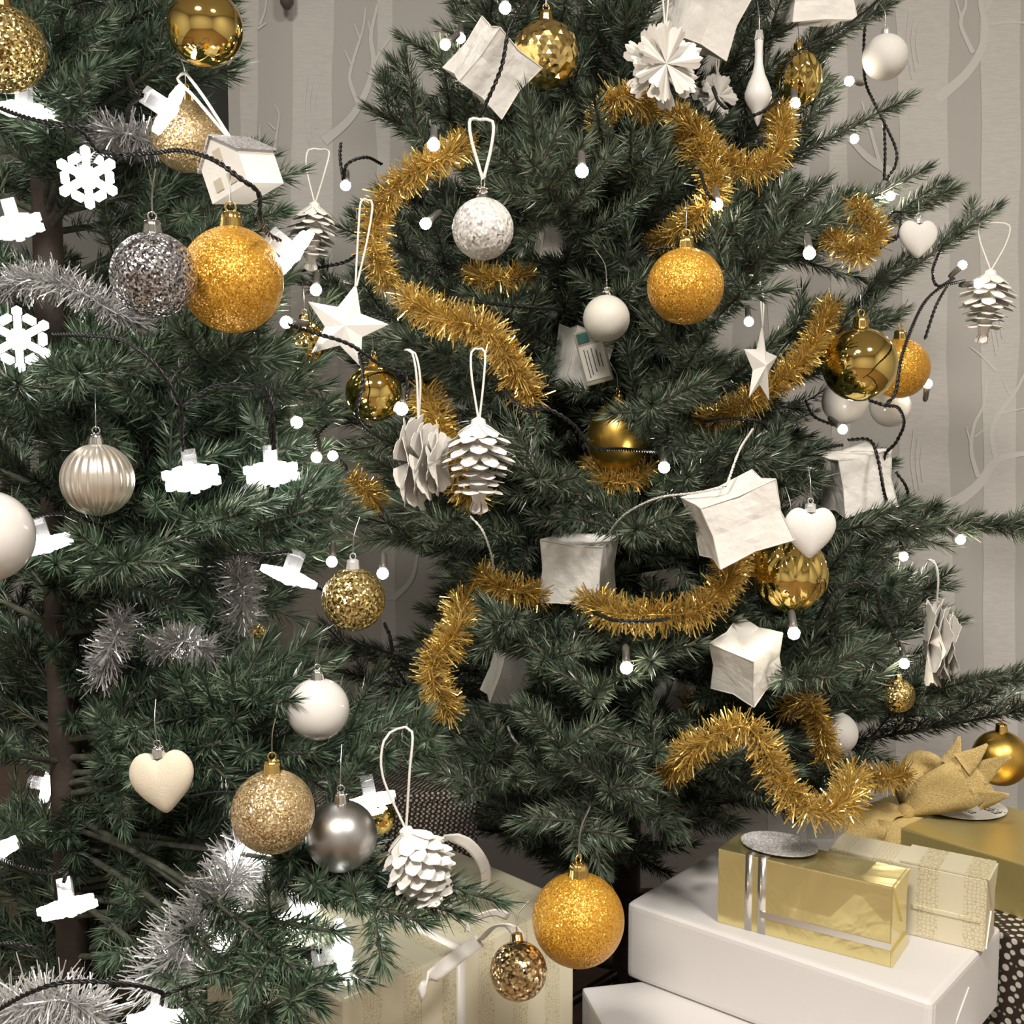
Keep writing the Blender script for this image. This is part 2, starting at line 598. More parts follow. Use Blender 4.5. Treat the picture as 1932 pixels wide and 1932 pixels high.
for a, b in ((447, 486), (552, 636), (715, 740), (860, 905), (985, 1062), (1180, 1240), (1330, 1372), (1450, 1520),
             (1566, 1602), (1690, 1792), (1864, 1922), (2010, 2090), (2190, 2230), (2330, 2420), (2600, 2650), (2800, 2900)):
    birch(a, b)
for s in ([[(1768, 188), (1822, 140), (1850, 95), (1858, 50), (1850, 0), (1862, -60)], 20, 7],
          [[(1835, 100), (1812, 45), (1822, 5), (1805, -50)], 9, 3],
          [[(1815, 40), (1800, -10), (1790, -50)], 5, 2], [[(1870, 45), (1905, 42), (1950, 45)], 7, 3],
          [[(1860, 20), (1880, -20), (1930, -60)], 7, 3],
          [[(1770, 970), (1840, 920), (1876, 872), (1915, 858), (1980, 852)], 26, 5],
          [[(1845, 900), (1832, 850), (1838, 800), (1855, 765), (1862, 715)], 9, 3],
          [[(1832, 840), (1822, 805)], 5, 2], [[(1838, 825), (1856, 810)], 4, 2],
          [[(1878, 865), (1870, 815), (1885, 780), (1915, 740), (1940, 690)], 10, 4],
          [[(1885, 780), (1935, 770)], 5, 2], [[(1905, 745), (1890, 715)], 4, 2],
          [[(1880, 700), (1850, 670), (1830, 655)], 7, 2],
          [[(1690, 330), (1640, 300), (1600, 262), (1570, 255)], 18, 6], [[(1660, 310), (1640, 240), (1625, 190)], 8, 3],
          [[(612, 268), (660, 225), (690, 175), (705, 120), (700, 70), (712, 10)], 17, 5],
          [[(675, 195), (660, 150), (668, 110), (685, 55), (690, 15)], 8, 3], [[(664, 125), (650, 95)], 4, 2],
          [[(680, 75), (668, 45)], 4, 2], [[(700, 130), (720, 95), (745, 60)], 7, 3], [[(705, 95), (695, 40)], 5, 2],
          [[(517, 290), (525, 235), (527, 215), (518, 198)], 5, 2], [[(520, 245), (506, 232)], 4, 2],
          [[(495, 290), (490, 255), (493, 235)], 4, 2], [[(486, 55), (503, 44)], 6, 3], [[(490, 48), (500, 22), (506, -20)], 5, 3],
          [[(740, 1130), (775, 1095), (790, 1040)], 12, 4], [[(1602, 640), (1630, 610), (1660, 560)], 8, 3]):
    stroke(*s)
for cx, cy in ((1730, 80), (1738, 870), (595, 205), (1888, 600)):   # eye marks in the bark
    for k in range(3):
        stroke([(cx - 14 + k * 8, cy - 60 + k * 16), (cx - 20 + k * 9, cy), (cx - 10 + k * 6, cy + 70 - k * 16)], 2.5, 2, 'bark_print')


def ceiling_lamp(side, x, y, r, label):
    t = thing('ceiling_lamp_%s_offscreen' % side, label, 'lamp', (x, y, 2.5), None)
    V, F = lathe([(0.0, 0), (r, 0), (r, -0.035), (r - 0.012, -0.04), (r - 0.012, -0.03)], 32)
    obj('rim', py_mesh('lamp_rim', V, F, 'cap_silver'), t)
    V, F = lathe([(r - 0.012, -0.031), (r * 0.6, -0.045), (0.001, -0.05)], 24)
    obj('diffuser_%s_offscreen' % side, py_mesh('lamp_diffuser', V, F, 'lamp_light'), t)


ceiling_lamp('left', -0.45, -0.6, 0.26, 'larger of two round white ceiling lamps, lit, in front of the smaller tree')
ceiling_lamp('right', 0.95, -0.35, 0.22, 'smaller of two round white ceiling lamps, lit, in front of the wrapped gifts')

# ------------------------------------------------------------------ layout of what hangs on the trees
BLOCK = []      # (px, py, radius px, depth): foliage keeps out of the view in front of these
GAPS = []       # open areas between the trees


def block(px, py, r, d, minor=0):
    BLOCK.append((px, py, r, d, minor))


GAPS += [
    [(455, -300), (860, -300), (845, 0), (825, 55), (752, 62), (740, 95), (700, 150), (690, 225), (600, 258), (530, 285), (455, 240)],
    [(600, 335), (715, 325), (690, 385), (640, 395), (620, 350)],
    [(625, 450), (685, 455), (672, 505), (625, 505)],
    [(1960, -300), (1760, -300), (1690, 20), (1600, 70), (1560, 120), (1600, 165), (1700, 160), (1725, 200), (1640, 240), (1530, 290),
     (1480, 340), (1560, 335), (1660, 350), (1750, 290), (1785, 325), (1810, 350), (1885, 375), (1890, 410), (1800, 490), (1720, 570),
     (1700, 610), (1760, 640), (1770, 740), (1745, 800), (1700, 850), (1695, 925), (1780, 945), (1800, 965), (1960, 935)],
    [(1960, 1055), (1835, 1048), (1805, 1080), (1830, 1112), (1810, 1150), (1825, 1190), (1790, 1280), (1960, 1220)],
    [(600, 1075), (720, 1050), (860, 1105), (775, 1128), (800, 1185), (740, 1215), (645, 1190), (620, 1130)],
    [(840, 1560), (960, 1640), (1040, 1660), (1160, 1665), (1330, 1565), (1500, 1562), (1640, 1500), (1700, 1440), (1840, 1420), (1960, 1350),
     (1960, 2100), (1100, 2100), (1040, 1740)],
    [(720, 1880), (840, 1810), (960, 1745), (1060, 1745), (1140, 2100), (680, 2100)],
    [(690, 1620), (730, 1640), (860, 1672), (960, 1680), (1040, 1700), (1000, 1600), (850, 1560), (760, 1570)],
    [(130, 385), (165, 385), (155, 470), (125, 470)], [(10, 370), (72, 385), (68, 470), (10, 470)],
    [(1330, 615), (1460, 580), (1480, 610), (1400, 660), (1330, 680)],
    [(1500, 800), (1560, 770), (1650, 790), (1640, 850), (1560, 840)],
    [(375, 150), (445, 150), (445, 300), (385, 240)],
]


def in_poly(px, py, poly):
    x = np.array([p[0] for p in poly], float)
    y = np.array([p[1] for p in poly], float)
    ins = np.zeros(len(px), bool)
    j = len(poly) - 1
    for i in range(len(poly)):
        c = ((y[i] > py) != (y[j] > py)) & (px < (x[j] - x[i]) * (py - y[i]) / (y[j] - y[i] + 1e-12) + x[i])
        ins ^= c
        j = i
    return ins


SOLIDS = []     # gifts the branches must not grow into


GAP_BOX = [(min(p[0] for p in g), min(p[1] for p in g), max(p[0] for p in g), max(p[1] for p in g)) for g in GAPS]
_B = []


def blocked(pts, margin=0, mode=2):
    """mode 2: keep clear of everything that hangs here, 1: of the large things, 0: only of gaps and gifts"""
    if not _B or len(_B[0]) != len(BLOCK):
        _B[:] = [np.array(BLOCK)]
    px, py, d = proj(pts)
    res = np.zeros(len(px), bool)
    x0, x1, y0, y1 = px.min() - margin, px.max() + margin, py.min() - margin, py.max() + margin
    for g, (a, b, c, e) in zip(GAPS, GAP_BOX):
        if x1 < a or x0 > c or y1 < b or y0 > e:
            continue
        res |= in_poly(px, py, g)
        if margin:
            for ax, ay in ((margin, 0), (-margin, 0), (0, margin), (0, -margin)):
                res |= in_poly(px + ax, py + ay, g)
    A = np.asarray(pts, float)
    for c, rz, L, D, z0, z1 in SOLIDS:
        if A[:, 2].min() > z1 + 0.03 or abs(A[0, 0] - c[0]) > 1.2:
            continue
        x, y = A[:, 0] - c[0], A[:, 1] - c[1]
        u, v = x * math.cos(rz) + y * math.sin(rz), -x * math.sin(rz) + y * math.cos(rz)
        res |= (np.abs(u) < L / 2 + 0.012) & (np.abs(v) < D / 2 + 0.012) & (A[:, 2] < z1 + 0.012) & (A[:, 2] > z0 - 0.012)
    B = _B[0]
    k = (B[:, 0] + B[:, 2] > x0) & (B[:, 0] - B[:, 2] < x1) & (B[:, 1] + B[:, 2] > y0) & (B[:, 1] - B[:, 2] < y1) & (B[:, 3] + 0.015 > d.min())
    if mode == 1:
        k &= B[:, 4] == 0
    elif mode == 0:
        k &= False
    B = B[k]
    if len(B):
        dx = px[:, None] - B[None, :, 0]
        dy = py[:, None] - B[None, :, 1]
        res |= ((dx * dx + dy * dy < B[None, :, 2] ** 2) & (d[:, None] < B[None, :, 3] + 0.015)).any(1)
    return res


# ------------------------------------------------------------------ ornaments
def cap_parts(t, R, ztop, capmat, s=0.2, hook=True):
    """fluted crown cap, dome, ring"""
    r = R * s
    h = R * 0.3
    seg = 24
    prof = [(0.0, h), (r * 0.55, h * 0.98), (r * 0.9, h * 0.86), (r * 0.95, h * 0.5), (r * 1.08, -h * 0.12)]
    V, F = lathe(prof, seg)
    V = [(x * (1 + 0.09 * math.cos(8 * math.atan2(y, x))), y * (1 + 0.09 * math.cos(8 * math.atan2(y, x))), z + ztop) for x, y, z in V]
    obj('cap', py_mesh('cap', V, F, capmat, True), t)
    a = np.linspace(0, 2 * PI, 15)
    rr = r * 0.5
    path = np.stack([rr * np.cos(a), 0 * a, ztop + h + rr * 0.8 + rr * np.sin(a)], 1)
    V, F = tube_np(path, R * 0.022, 5)
    obj('ring', np_mesh('ring', V, F, capmat, True), t)
    return ztop + h + rr * 1.8


def hanger(t, z0, length, kind='thread', lean=0.0, spread=0.0):
    """thread, ribbon or cord from local height z0 upwards"""
    if kind is None:
        return
    if kind == 'thread':
        path = smooth_path([(0, 0, z0 - 0.003), (lean * 0.4, 0.002, z0 + length * 0.5), (lean, 0.012, z0 + length)])
        V, F = tube_np(path, 0.0006, 4)
        obj('hanging_thread', np_mesh('hanging_thread', V, F, 'wire_metal', True), t)
    else:
        r = {'cord': 0.0011, 'ribbon': 0.0017}[kind]
        sp = spread or length * 0.07
        path = smooth_path([(0, 0, z0 - 0.003), (-sp + lean * 0.5, 0, z0 + length * 0.6), (-sp + lean, 0.004, z0 + length * 0.95),
                            (lean, 0.012, z0 + length), (sp + lean, 0.004, z0 + length * 0.95), (sp * 0.8 + lean * 0.5, -0.001, z0 + length * 0.55), (0.001, 0, z0 - 0.002)])
        V, F = tube_np(path, r, 5)
        if kind == 'ribbon':
            V[:, 1] = path.repeat(5, 0)[:, 1] + (V[:, 1] - path.repeat(5, 0)[:, 1]) * 0.3
        obj('hanging_loop', np_mesh('hanging_loop', V, F, 'cord_white', True), t)


def ball_np(R, seg=48, rings=28, fn=None):
    V, F = [], []
    for i in range(rings + 1):
        th = PI * i / rings
        for j in range(seg):
            ph = 2 * PI * j / seg
            r = R * (fn(th, ph) if fn else 1.0)
            V.append((r * math.sin(th) * math.cos(ph), r * math.sin(th) * math.sin(ph), r * math.cos(th)))
    for i in range(rings):
        for j in range(seg):
            k = (j + 1) % seg
            F.append((i * seg + j, (i + 1) * seg + j, (i + 1) * seg + k, i * seg + k))
    return np.array(V), np.array(F, np.int32)


def tri(x):
    return 2 * abs(x - math.floor(x + 0.5))


def f_ribs(th, ph):
    return 1 - 0.05 * (1 - abs(math.sin(12 * ph)) ** 0.6) * math.sin(th) ** 0.5


def f_diamond(th, ph):
    u, v = ph / (2 * PI) * 8, th / PI * 1.9
    return 1 - 0.075 * max(tri(u + v), tri(u - v)) ** 2


def f_diamond2(th, ph):
    u, v = ph / (2 * PI) * 9, th / PI * 3.0
    return 1 - 0.09 * (1 - max(tri(u + v), tri(u - v)))


def f_swirl(th, ph):
    return 1 - 0.07 * tri(ph / (2 * PI) * 11 + 0.35 * math.sin(3 * th))


def ball(px, py, rpx, d, mat, label, cap='cap_gold', shape=None, hang='thread', hlen=0.03, tilt=(0, 0), name='bauble', sy=1.0, pad=26, lean=0.0, blk=True, group=None):
    R = rpx * d / FPX
    t = thing(name, label, 'ornament', P(px, py, d), (tilt[0], tilt[1], random.uniform(-3, 3) if shape is None and hang != 'ribbon' else 0.3), group)
    smooth = True
    if shape == 'facet':
        bm = bmesh.new()
        bmesh.ops.create_icosphere(bm, subdivisions=4, radius=R)
        for v in bm.verts:
            v.co *= 1 + random.uniform(-0.06, 0.015)
        me = bm_mesh('shell', bm, mat)
    else:
        fn = {None: None, 'ribs': f_ribs, 'diamond': f_diamond, 'diamond2': f_diamond2, 'swirl': f_swirl}[shape]
        V, F = ball_np(R, 48 if fn is None else 120, 26 if fn is None else 50, fn)
        V[:, 2] *= sy
        me = np_mesh('shell', V, F, mat, shape in (None, 'ribs'))
    obj('shell', me, t)
    zt = R * sy * 0.985
    if cap == 'collar':
        V, F = lathe([(0, 0.32 * R), (0.2 * R, 0.32 * R), (0.22 * R, 0.28 * R), (0.17 * R, 0.24 * R), (0.17 * R, 0.1 * R), (0.22 * R, 0.05 * R), (0.25 * R, -0.06 * R)], 24)
        V = [(x, y, z + zt) for x, y, z in V]
        obj('cap', py_mesh('cap', V, F, 'cap_silver', True), t)
        a = np.linspace(0, 2 * PI, 13)
        V, F = tube_np(np.stack([0.06 * R * np.cos(a), 0 * a, zt + 0.5 * R + 0.2 * R * np.sin(a)], 1), R * 0.022, 5)
        obj('ring', np_mesh('ring', V, F, 'cap_silver', True), t)
        z1 = zt + 0.7 * R
    elif cap:
        z1 = cap_parts(t, R, zt, cap, 0.2)
    else:
        z1 = zt
    hanger(t, z1, hlen, hang, lean, 0.011 if hang == 'ribbon' else 0.0)
    if blk:
        block(px, py, rpx + pad, d)
        block(px, py - rpx * 1.3, rpx * 0.35, d)
    return t


# smaller tree
ball(6, 93, 79, 0.95, 'glitter_gold', 'pale gold glitter bauble hanging beside the smaller tree\'s dark trunk above a snowflake light')
ball(387, 53, 71, 0.98, 'gold_mirror', 'shiny mirror gold bauble above the little white paper house', hang='thread')
ball(353, 258, 66, 1.06, 'glitter_champagne', 'champagne glitter bauble tucked behind the little white paper house', pad=8)
ball(290, 519, 80, 0.86, 'glitter_steel', 'steel grey crackle glitter bauble in front of a large orange gold one', 'cap_silver')
ball(438, 528, 96, 0.92, 'glitter_orange', 'large orange gold glitter bauble half behind a steel grey one', sy=1.04)
ball(184, 905, 68, 0.9, 'champagne', 'champagne satin bauble with vertical ribs', 'cap_silver', 'ribs')
ball(-25, 1012, 87, 0.85, 'pearl', 'large glossy white pearl bauble beside the smaller tree\'s trunk', 'cap_silver')
ball(515, 1531, 78, 0.88, 'glitter_champagne', 'champagne glitter bauble beside the grey satin bauble and cream heart')
ball(644, 1577, 67, 0.92, 'silver_satin', 'grey satin silver bauble beside a champagne glitter one', 'cap_silver')
ball(716, 1543, 30, 1.1, 'gold_mirror', 'small shiny gold bauble peeking out behind the grey satin bauble', 'cap_gold', hang=None, pad=2)
ball(667, 1131, 60, 0.98, 'glitter_gold', 'clear bauble filled with gold flakes, hanging in the gap between the trees', 'cap_clear')
ball(600, 1338, 59, 0.98, 'pearl', 'glossy white pearl bauble half sunk in needles below the gold flake bauble', 'cap_silver', pad=-6)
ball(482, 925, 22, 1.02, 'pearl', 'small pearly bauble half hidden under a snowflake light', None, hang=None, pad=0)
ball(233, 655, 20, 1.12, 'gold_satin', 'small gold bauble deep among the needles under the steel grey bauble', None, hang=None, pad=-4)
ball(487, 1192, 14, 1.05, 'glitter_gold', 'tiny gold glitter ball among needles beside silver tinsel', None, hang=None, pad=-2)
# by the gifts
ball(1091, 1735, 87, 0.98, 'glitter_orange', 'large orange gold glitter bauble hanging low in front of the white wrapped gift', hlen=0.045)
ball(978, 1832, 54, 0.95, 'glitter_rose', 'small rose gold crackle bauble hanging over the cream patterned gift', tilt=(0.1, -0.55), hlen=0.02)
# larger tree
ball(1030, 103, 63, 1.22, 'gold_hammered', 'hammered gold mosaic bauble beside a white paper lantern', shape='facet', pad=8)
ball(1505, 148, 46, 1.42, 'gold_mirror', 'gold diamond cut bauble behind the white glass drop', shape='diamond2', pad=4, sy=1.15)
ball(1670, 108, 42, 1.45, 'white_frost', 'matte white bauble hanging free in front of the wallpaper', 'cap_clear')
ball(911, 432, 58, 1.08, 'glitter_white', 'sparkling white sugared bauble on a white ribbon loop', 'collar', None, 'ribbon', 0.055)
ball(1144, 601, 44, 1.2, 'frost_glass', 'frosted off-white glass bauble with a silver collar', 'collar')
ball(1293, 540, 72, 1.1, 'glitter_orange', 'orange gold glitter bauble in the middle of the larger tree')
ball(1622, 687, 70, 1.3, 'gold_mirror', 'shiny mirror gold bauble in front of an orange glitter one')
ball(1697, 695, 56, 1.42, 'glitter_orange', 'orange glitter bauble half behind the shiny mirror gold one', pad=6)
ball(1594, 757, 43, 1.5, 'milk_glass', 'glossy white bauble directly below the shiny mirror gold bauble', None, hang=None, pad=4)
ball(1680, 768, 38, 1.5, 'milk_glass', 'glossy white bauble below the orange glitter bauble at the tree\'s edge', None, hang=None, pad=4)
ball(575, 655, 48, 1.2, 'gold_mirror', 'gold rippled bauble half hidden behind needles beside the paper star', 'cap_gold', 'swirl', pad=-14)
ball(705, 742, 54, 1.1, 'gold_mirror', 'shiny gold bauble hanging just below the white paper star')
ball(1165, 825, 56, 1.3, 'gold_satin', 'satin gold bauble with a spray of needles across it', 'cap_gold', pad=-22, sy=1.2)
ball(1490, 1083, 73, 1.15, 'gold_mirror', 'gold diamond cut bauble under the white heart', shape='diamond')
ball(1578, 1383, 40, 1.35, 'white_frost', 'matte white bauble resting in needles beside a loop of gold tinsel', None, hang=None, pad=-4)
ball(1887, 1430, 52, 1.45, 'gold_satin', 'satin gold bauble hanging above the big gold gift')
ball(1694, 1312, 32, 1.4, 'glitter_gold', 'gold crackle bauble half sunk in needles below a folded paper rosette', pad=-6)
ball(825, 1212, 20, 1.35, 'gold_satin', 'small satin gold bauble behind hanging gold tinsel', None, hang=None, pad=-2)

# teardrop
Rt = 1.25 / FPX
t = thing('glass_drop', 'long white glass drop ornament with a slim neck', 'ornament', P(1431, 140, 1.25))
prof = [(0, 72), (7, 72), (8, 60), (7, 40), (8, 20), (12, 0), (20, -18), (25, -34), (25, -44), (20, -56), (12, -68), (7, -82), (3, -92), (0.3, -96)]
V, F = lathe([(r * Rt, z * Rt) for r, z in prof], 32)
obj('body', py_mesh('drop_body', V, F, 'milk_glass', True), t)
V, F = lathe([(0, 80 * Rt), (6 * Rt, 80 * Rt), (9 * Rt, 62 * Rt)], 16)
obj('cap', py_mesh('drop_cap', V, F, 'cap_clear', True), t)
hanger(t, 78 * Rt, 0.035, 'thread')
for yy in (80, 110, 140, 175, 205):
    block(1431, yy, 30, 1.25)


# hearts
def heart(px, py, rpx, d, mat, capmat, label, tilt=0.0, hang='thread', pad=16):
    s = rpx * d / FPX
    t = thing('heart_ornament', label, 'ornament', P(px, py, d), (0, tilt, 0))
    n, rings = 48, 9
    half = [(0, 0.74), (0.2, 0.84), (0.45, 0.93), (0.72, 0.84), (0.93, 0.58), (1.0, 0.26), (0.92, -0.08), (0.7, -0.42), (0.42, -0.7), (0.17, -0.93), (0, -1.02)]
    loop = half + [(-x, z) for x, z in half[-2:0:-1]]
    cl = smooth_path([(x, z, 0) for x, z in loop + [loop[0]]], 0.1)[:-1]
    n = len(cl)
    out = [(x * s, z * s) for x, z, _ in cl]
    V, F = [], []
    for k in range(2 * rings + 1):
        ang = (k - rings) / rings * PI / 2
        y = math.sin(ang) * 0.42 * s
        sc = math.cos(ang)
        for x, z in out:
            V.append((x * sc, y, z * sc))
    for k in range(2 * rings):
        for i in range(n):
            j = (i + 1) % n
            F.append((k * n + i, k * n + j, (k + 1) * n + j, (k + 1) * n + i))
    bm = bmesh.new()
    bv = [bm.verts.new(v) for v in V]
    for f in F:
        bm.faces.new([bv[q] for q in f])
    bmesh.ops.remove_doubles(bm, verts=bm.verts[:], dist=s * 0.03)
    obj('body', bm_mesh('heart_body', bm, mat, True), t)
    z1 = cap_parts(t, s, s * 0.8, capmat, 0.21)
    hanger(t, z1, 0.03, hang)
    block(px, py, rpx + pad, d)
    block(px, py - rpx * 1.1, rpx * 0.4, d)


heart(307, 1473, 61, 0.9, 'cream_flock', 'cap_silver', 'cream flocked heart hanging in the smaller tree', -0.12)
heart(1528, 1003, 49, 1.08, 'white_frost', 'cap_clear', 'matte white heart in front of a gold diamond cut bauble')
heart(1732, 450, 36, 1.45, 'white_frost', 'cap_clear', 'small matte white heart hanging against the pale wallpaper', 0.0)


# folded paper stars
def paper_star(px, py, rpx, d, label, turn, roll, hlen, sx=1.0):
    s = rpx * d / FPX
    t = thing('paper_star', label, 'ornament', P(px, py, d), (0, roll, turn))
    V = [(0, -0.15 * s, 0), (0, 0.15 * s, 0)]
    for i in range(10):
        a = PI / 2 + 2 * PI * i / 10
        r = s if i % 2 == 0 else 0.46 * s
        V.append((r * math.cos(a) * sx, 0, r * math.sin(a)))
    F = []
    for i in range(10):
        j = 2 + (i + 1) % 10
        F += [(0, 2 + i, j), (1, j, 2 + i)]
    obj('body', py_mesh('star_body', V, F, 'paper'), t)
    hanger(t, s, hlen, 'cord', -0.01)
    block(px, py, rpx * 0.85, d)
    block(px, py - rpx * 1.3, 14, d)


paper_star(651, 615, 82, 1.08, 'white folded paper star hanging between the two trees', 0.1, 0.27, 0.08)
paper_star(1435, 690, 78, 1.2, 'narrow white paper star turned almost edge on', 0.93, 0.05, 0.05, 1.0)


# paper pine cones, every scale a leaf of its own
def scale_mesh(L, w):
    V, F = [], []
    n = 6
    for k, yy in ((0, 0.0), (1, 0.0004)):
        for i in range(n + 1):
            u = i / n
            ww = w * (0.35 + 0.65 * math.sin(min(1.0, u * 1.25) * PI / 2)) * (1 if u < 0.72 else math.sqrt(max(0.0, 1 - ((u - 0.72) / 0.285) ** 2)))
            z = -0.12 * L * u * u
            V += [(u * L, -ww / 2, z + yy), (u * L, ww / 2, z + yy)]
    m = 2 * (n + 1)
    for i in range(n):
        a = 2 * i
        F += [(a, a + 1, a + 3, a + 2), (m + a, m + a + 2, m + a + 3, m + a + 1), (a, a + 2, m + a + 2, m + a), (a + 1, m + a + 1, m + a + 3, a + 3)]
    return V, F


def paper_cone(px, py, hpx, wpx, d, label, tilt=(0, 0), hlen=0.06, spread=0.0, lean=0.0):
    Hh = hpx * d / FPX
    W = wpx * d / FPX
    t = thing('paper_pine_cone', label, 'ornament', P(px, py, d), (tilt[0], tilt[1], random.uniform(-0.1, 0.1)), 'white paper pine cones')
    V, F = lathe([(0, Hh * 0.5), (W * 0.1, Hh * 0.46), (W * 0.16, Hh * 0.2), (W * 0.15, -Hh * 0.25), (W * 0.08, -Hh * 0.48), (0, -Hh * 0.48)], 10)
    obj('core', py_mesh('cone_core', V, F, 'paper'), t)
    layers = 9
    cache = {}
    for k in range(layers):
        u = k / (layers - 1)
        prof = math.sin(min(1.0, 0.32 + u * 1.0) * PI * 0.78) if u < 0.9 else 0.42
        L = W * 0.57 * max(0.38, prof)
        n = 8 if k < layers - 1 else 5
        z = Hh * (0.43 - 0.84 * u)
        key = k
        sv, sf = scale_mesh(L, W * 0.26)
        me = py_mesh('cone_scale', sv, sf, 'paper')
        droop = (0.5 if k == 0 else 0.3 - 0.25 * u) if k < layers - 1 else 1.25
        for j in range(n):
            a = 2 * PI * (j + 0.5 * (k % 2)) / n + random.uniform(-0.06, 0.06)
            obj('scale', me, t, (0.02 * W * math.cos(a), 0.02 * W * math.sin(a), z), (0, droop + random.uniform(-0.08, 0.08), a))
    hanger(t, Hh * 0.5, hlen, 'cord', lean, spread)
    for q in (-0.3, 0, 0.3):
        block(px, py + q * hpx, wpx * 0.5 + 8, d)
    block(px, py - hpx * 0.6, 14, d)


paper_cone(903, 870, 170, 128, 1.02, 'white paper pine cone hanging straight beside a folded paper rosette', (0, 0), 0.06, 0.006)
paper_cone(792, 1635, 172, 128, 0.92, 'white paper pine cone tilted over the cream patterned gift', (0.08, -0.33), 0.075, 0.012, 0.02)
paper_cone(1862, 572, 130, 98, 1.5, 'white paper pine cone hanging at the outer tip against the wallpaper', (0.05, 0.06), 0.06, 0.02)
paper_cone(590, 440, 120, 92, 1.3, 'white paper pine cone lit from beside by a snowflake light, between the trees', (0, 0.08), 0.06, 0.012)


# folded rosettes with scalloped petals
def petal_mesh(R, half):
    V, F = [], []
    arc = [(-1, 0.86), (-0.8, 0.97), (-0.5, 0.99), (-0.33, 0.93), (-0.15, 1.0), (0, 1.04), (0.15, 1.0), (0.33, 0.93), (0.5, 0.99), (0.8, 0.97), (1, 0.86)]
    for off in (0.0, 0.0005):
        V.append((0, off, 0))
        for u, r in arc:
            a = u * half
            V.append((R * r * math.sin(a), off + R * 0.2 * (1 - abs(u)) * -1, R * r * math.cos(a)))
    n = len(arc)
    m = n + 1
    for i in range(n - 1):
        F += [(0, 1 + i, 2 + i), (m, m + 2 + i, m + 1 + i), (1 + i, m + 1 + i, m + 2 + i, 2 + i)]
    return V, F


def rosette(px, py, rpx, d, label, turn=0.0, n=11, hlen=0.05, layers=2, pitch=0.0, spread=0.0):
    tw = 0.22 if abs(turn) < 0.8 else 0.1
    R = rpx * d / FPX
    t = thing('paper_rosette', label, 'ornament', P(px, py, d), (pitch, 0, turn))
    for L in range(layers):
        Rr = R * (1.0 - 0.16 * L)
        V, F = petal_mesh(Rr, PI / n * (1.02 if abs(turn) < 0.8 else 1.7))
        me = py_mesh('petal', V, F, 'paper')
        for k in range(n):
            obj('petal', me, t, (0, -0.012 * L + 0.008, 0), (tw * (-1) ** k, 2 * PI * (k + 0.5 * L) / n, 0))
    hanger(t, R * 0.95, hlen, 'cord', 0.0, spread)
    block(px, py, rpx * (0.9 if abs(turn) < 0.8 else 0.55), d)
    if abs(turn) > 0.8:
        block(px, py - rpx * 0.6, rpx * 0.4, d)
        block(px, py + rpx * 0.6, rpx * 0.4, d)


rosette(1254, 122, 78, 1.2, 'white folded paper rosette with scalloped petals in front of a paper lantern', 0.35, 11, 0.06)
rosette(790, 872, 90, 1.03, 'white paper rosette turned edge on beside the straight paper pine cone', 1.34, 8, 0.06, 3)
rosette(1765, 1213, 84, 1.4, 'white paper rosette turned edge on at the right branch tips against the wallpaper', 1.28, 8, 0.05, 3, 0, 0.014)
rosette(1352, 182, 44, 1.42, 'small white paper rosette deep behind the glass drop and gold tinsel', 0.5, 9, 0.03)


# rice paper lantern blocks
def lantern(px, py, dims, d, rot, label, pad=-8, hang=None):
    sx, sy, sz = [v * d / FPX for v in dims]
    t = thing('paper_lantern', label, 'lantern', P(px, py, d), rot)
    n = 8
    bm = bmesh.new()
    bmesh.ops.create_cube(bm, size=2.0)
    bmesh.ops.subdivide_edges(bm, edges=bm.edges[:], cuts=n - 1, use_grid_fill=True)
    off = Vector((px, py, 0)) * 0.1
    for v in bm.verts:
        c = v.co.copy()
        k = abs(c.x) * abs(c.y) * abs(c.z)
        f = 0.9 + 0.1 * k
        nz = noise.noise(c * 1.6 + off) * 0.05 + noise.noise(c * 4 + off) * 0.02
        v.co = Vector((c.x * sx / 2, c.y * sy / 2, c.z * sz / 2)) * (f + nz * (1 - k))
    obj('paper_shade', bm_mesh('lantern_shade', bm, 'rice_paper'), t)
    # wire frame showing through along the edges
    parts = []
    for a in range(3):
        for s1 in (-1, 1):
            for s2 in (-1, 1):
                u = np.linspace(-1, 1, 9)
                q = np.zeros((9, 3))
                q[:, a] = u
                q[:, (a + 1) % 3] = s1
                q[:, (a + 2) % 3] = s2
                kk = np.abs(q).prod(1)
                q = q * np.array([sx, sy, sz]) / 2 * (0.9 + 0.1 * kk)[:, None]
                parts.append(tube_np(q, 0.0007, 4))
    V, F = merge_np(parts)
    obj('wire_frame', np_mesh('lantern_frame', V, F, 'wire_white', True), t)
    r = 0.5 * min(dims[0], dims[2])
    block(px, py, r + pad + 26, d)
    if dims[0] > 1.15 * dims[2]:
        block(px - r * 0.4, py, r + pad, d)
        block(px + r * 0.4, py, r + pad, d)
    return t


lantern(928, 128, (112, 110, 118), 1.2, (0.55, 0.5, 0.65), 'angular white paper lantern beside the hammered gold bauble')
lantern(1318, 22, (125, 120, 128), 1.32, (0.35, 0.25, 0.5), 'large white paper lantern behind the scalloped rosette')
lantern(1532, 8, (130, 110, 70), 1.4, (0.2, -0.1, 0.2), 'white paper lantern block above the glass drop')
lantern(1390, 978, (150, 120, 122), 1.05, (0.1, -0.36, 0.12), 'large crumpled white paper lantern beside the white heart')
lantern(1092, 1072, (120, 110, 122), 1.2, (0.12, 0.08, -0.35), 'white paper lantern block with an upright spruce tip in front', 0)
lantern(1615, 905, (105, 100, 110), 1.35, (0.1, -0.2, 0.15), 'white paper lantern block hanging over the right branches, crossed by black cable')
lantern(1408, 1247, (100, 95, 110), 1.15, (0.25, -0.42, 0.75), 'greyish white paper lantern below the gold diamond cut bauble')
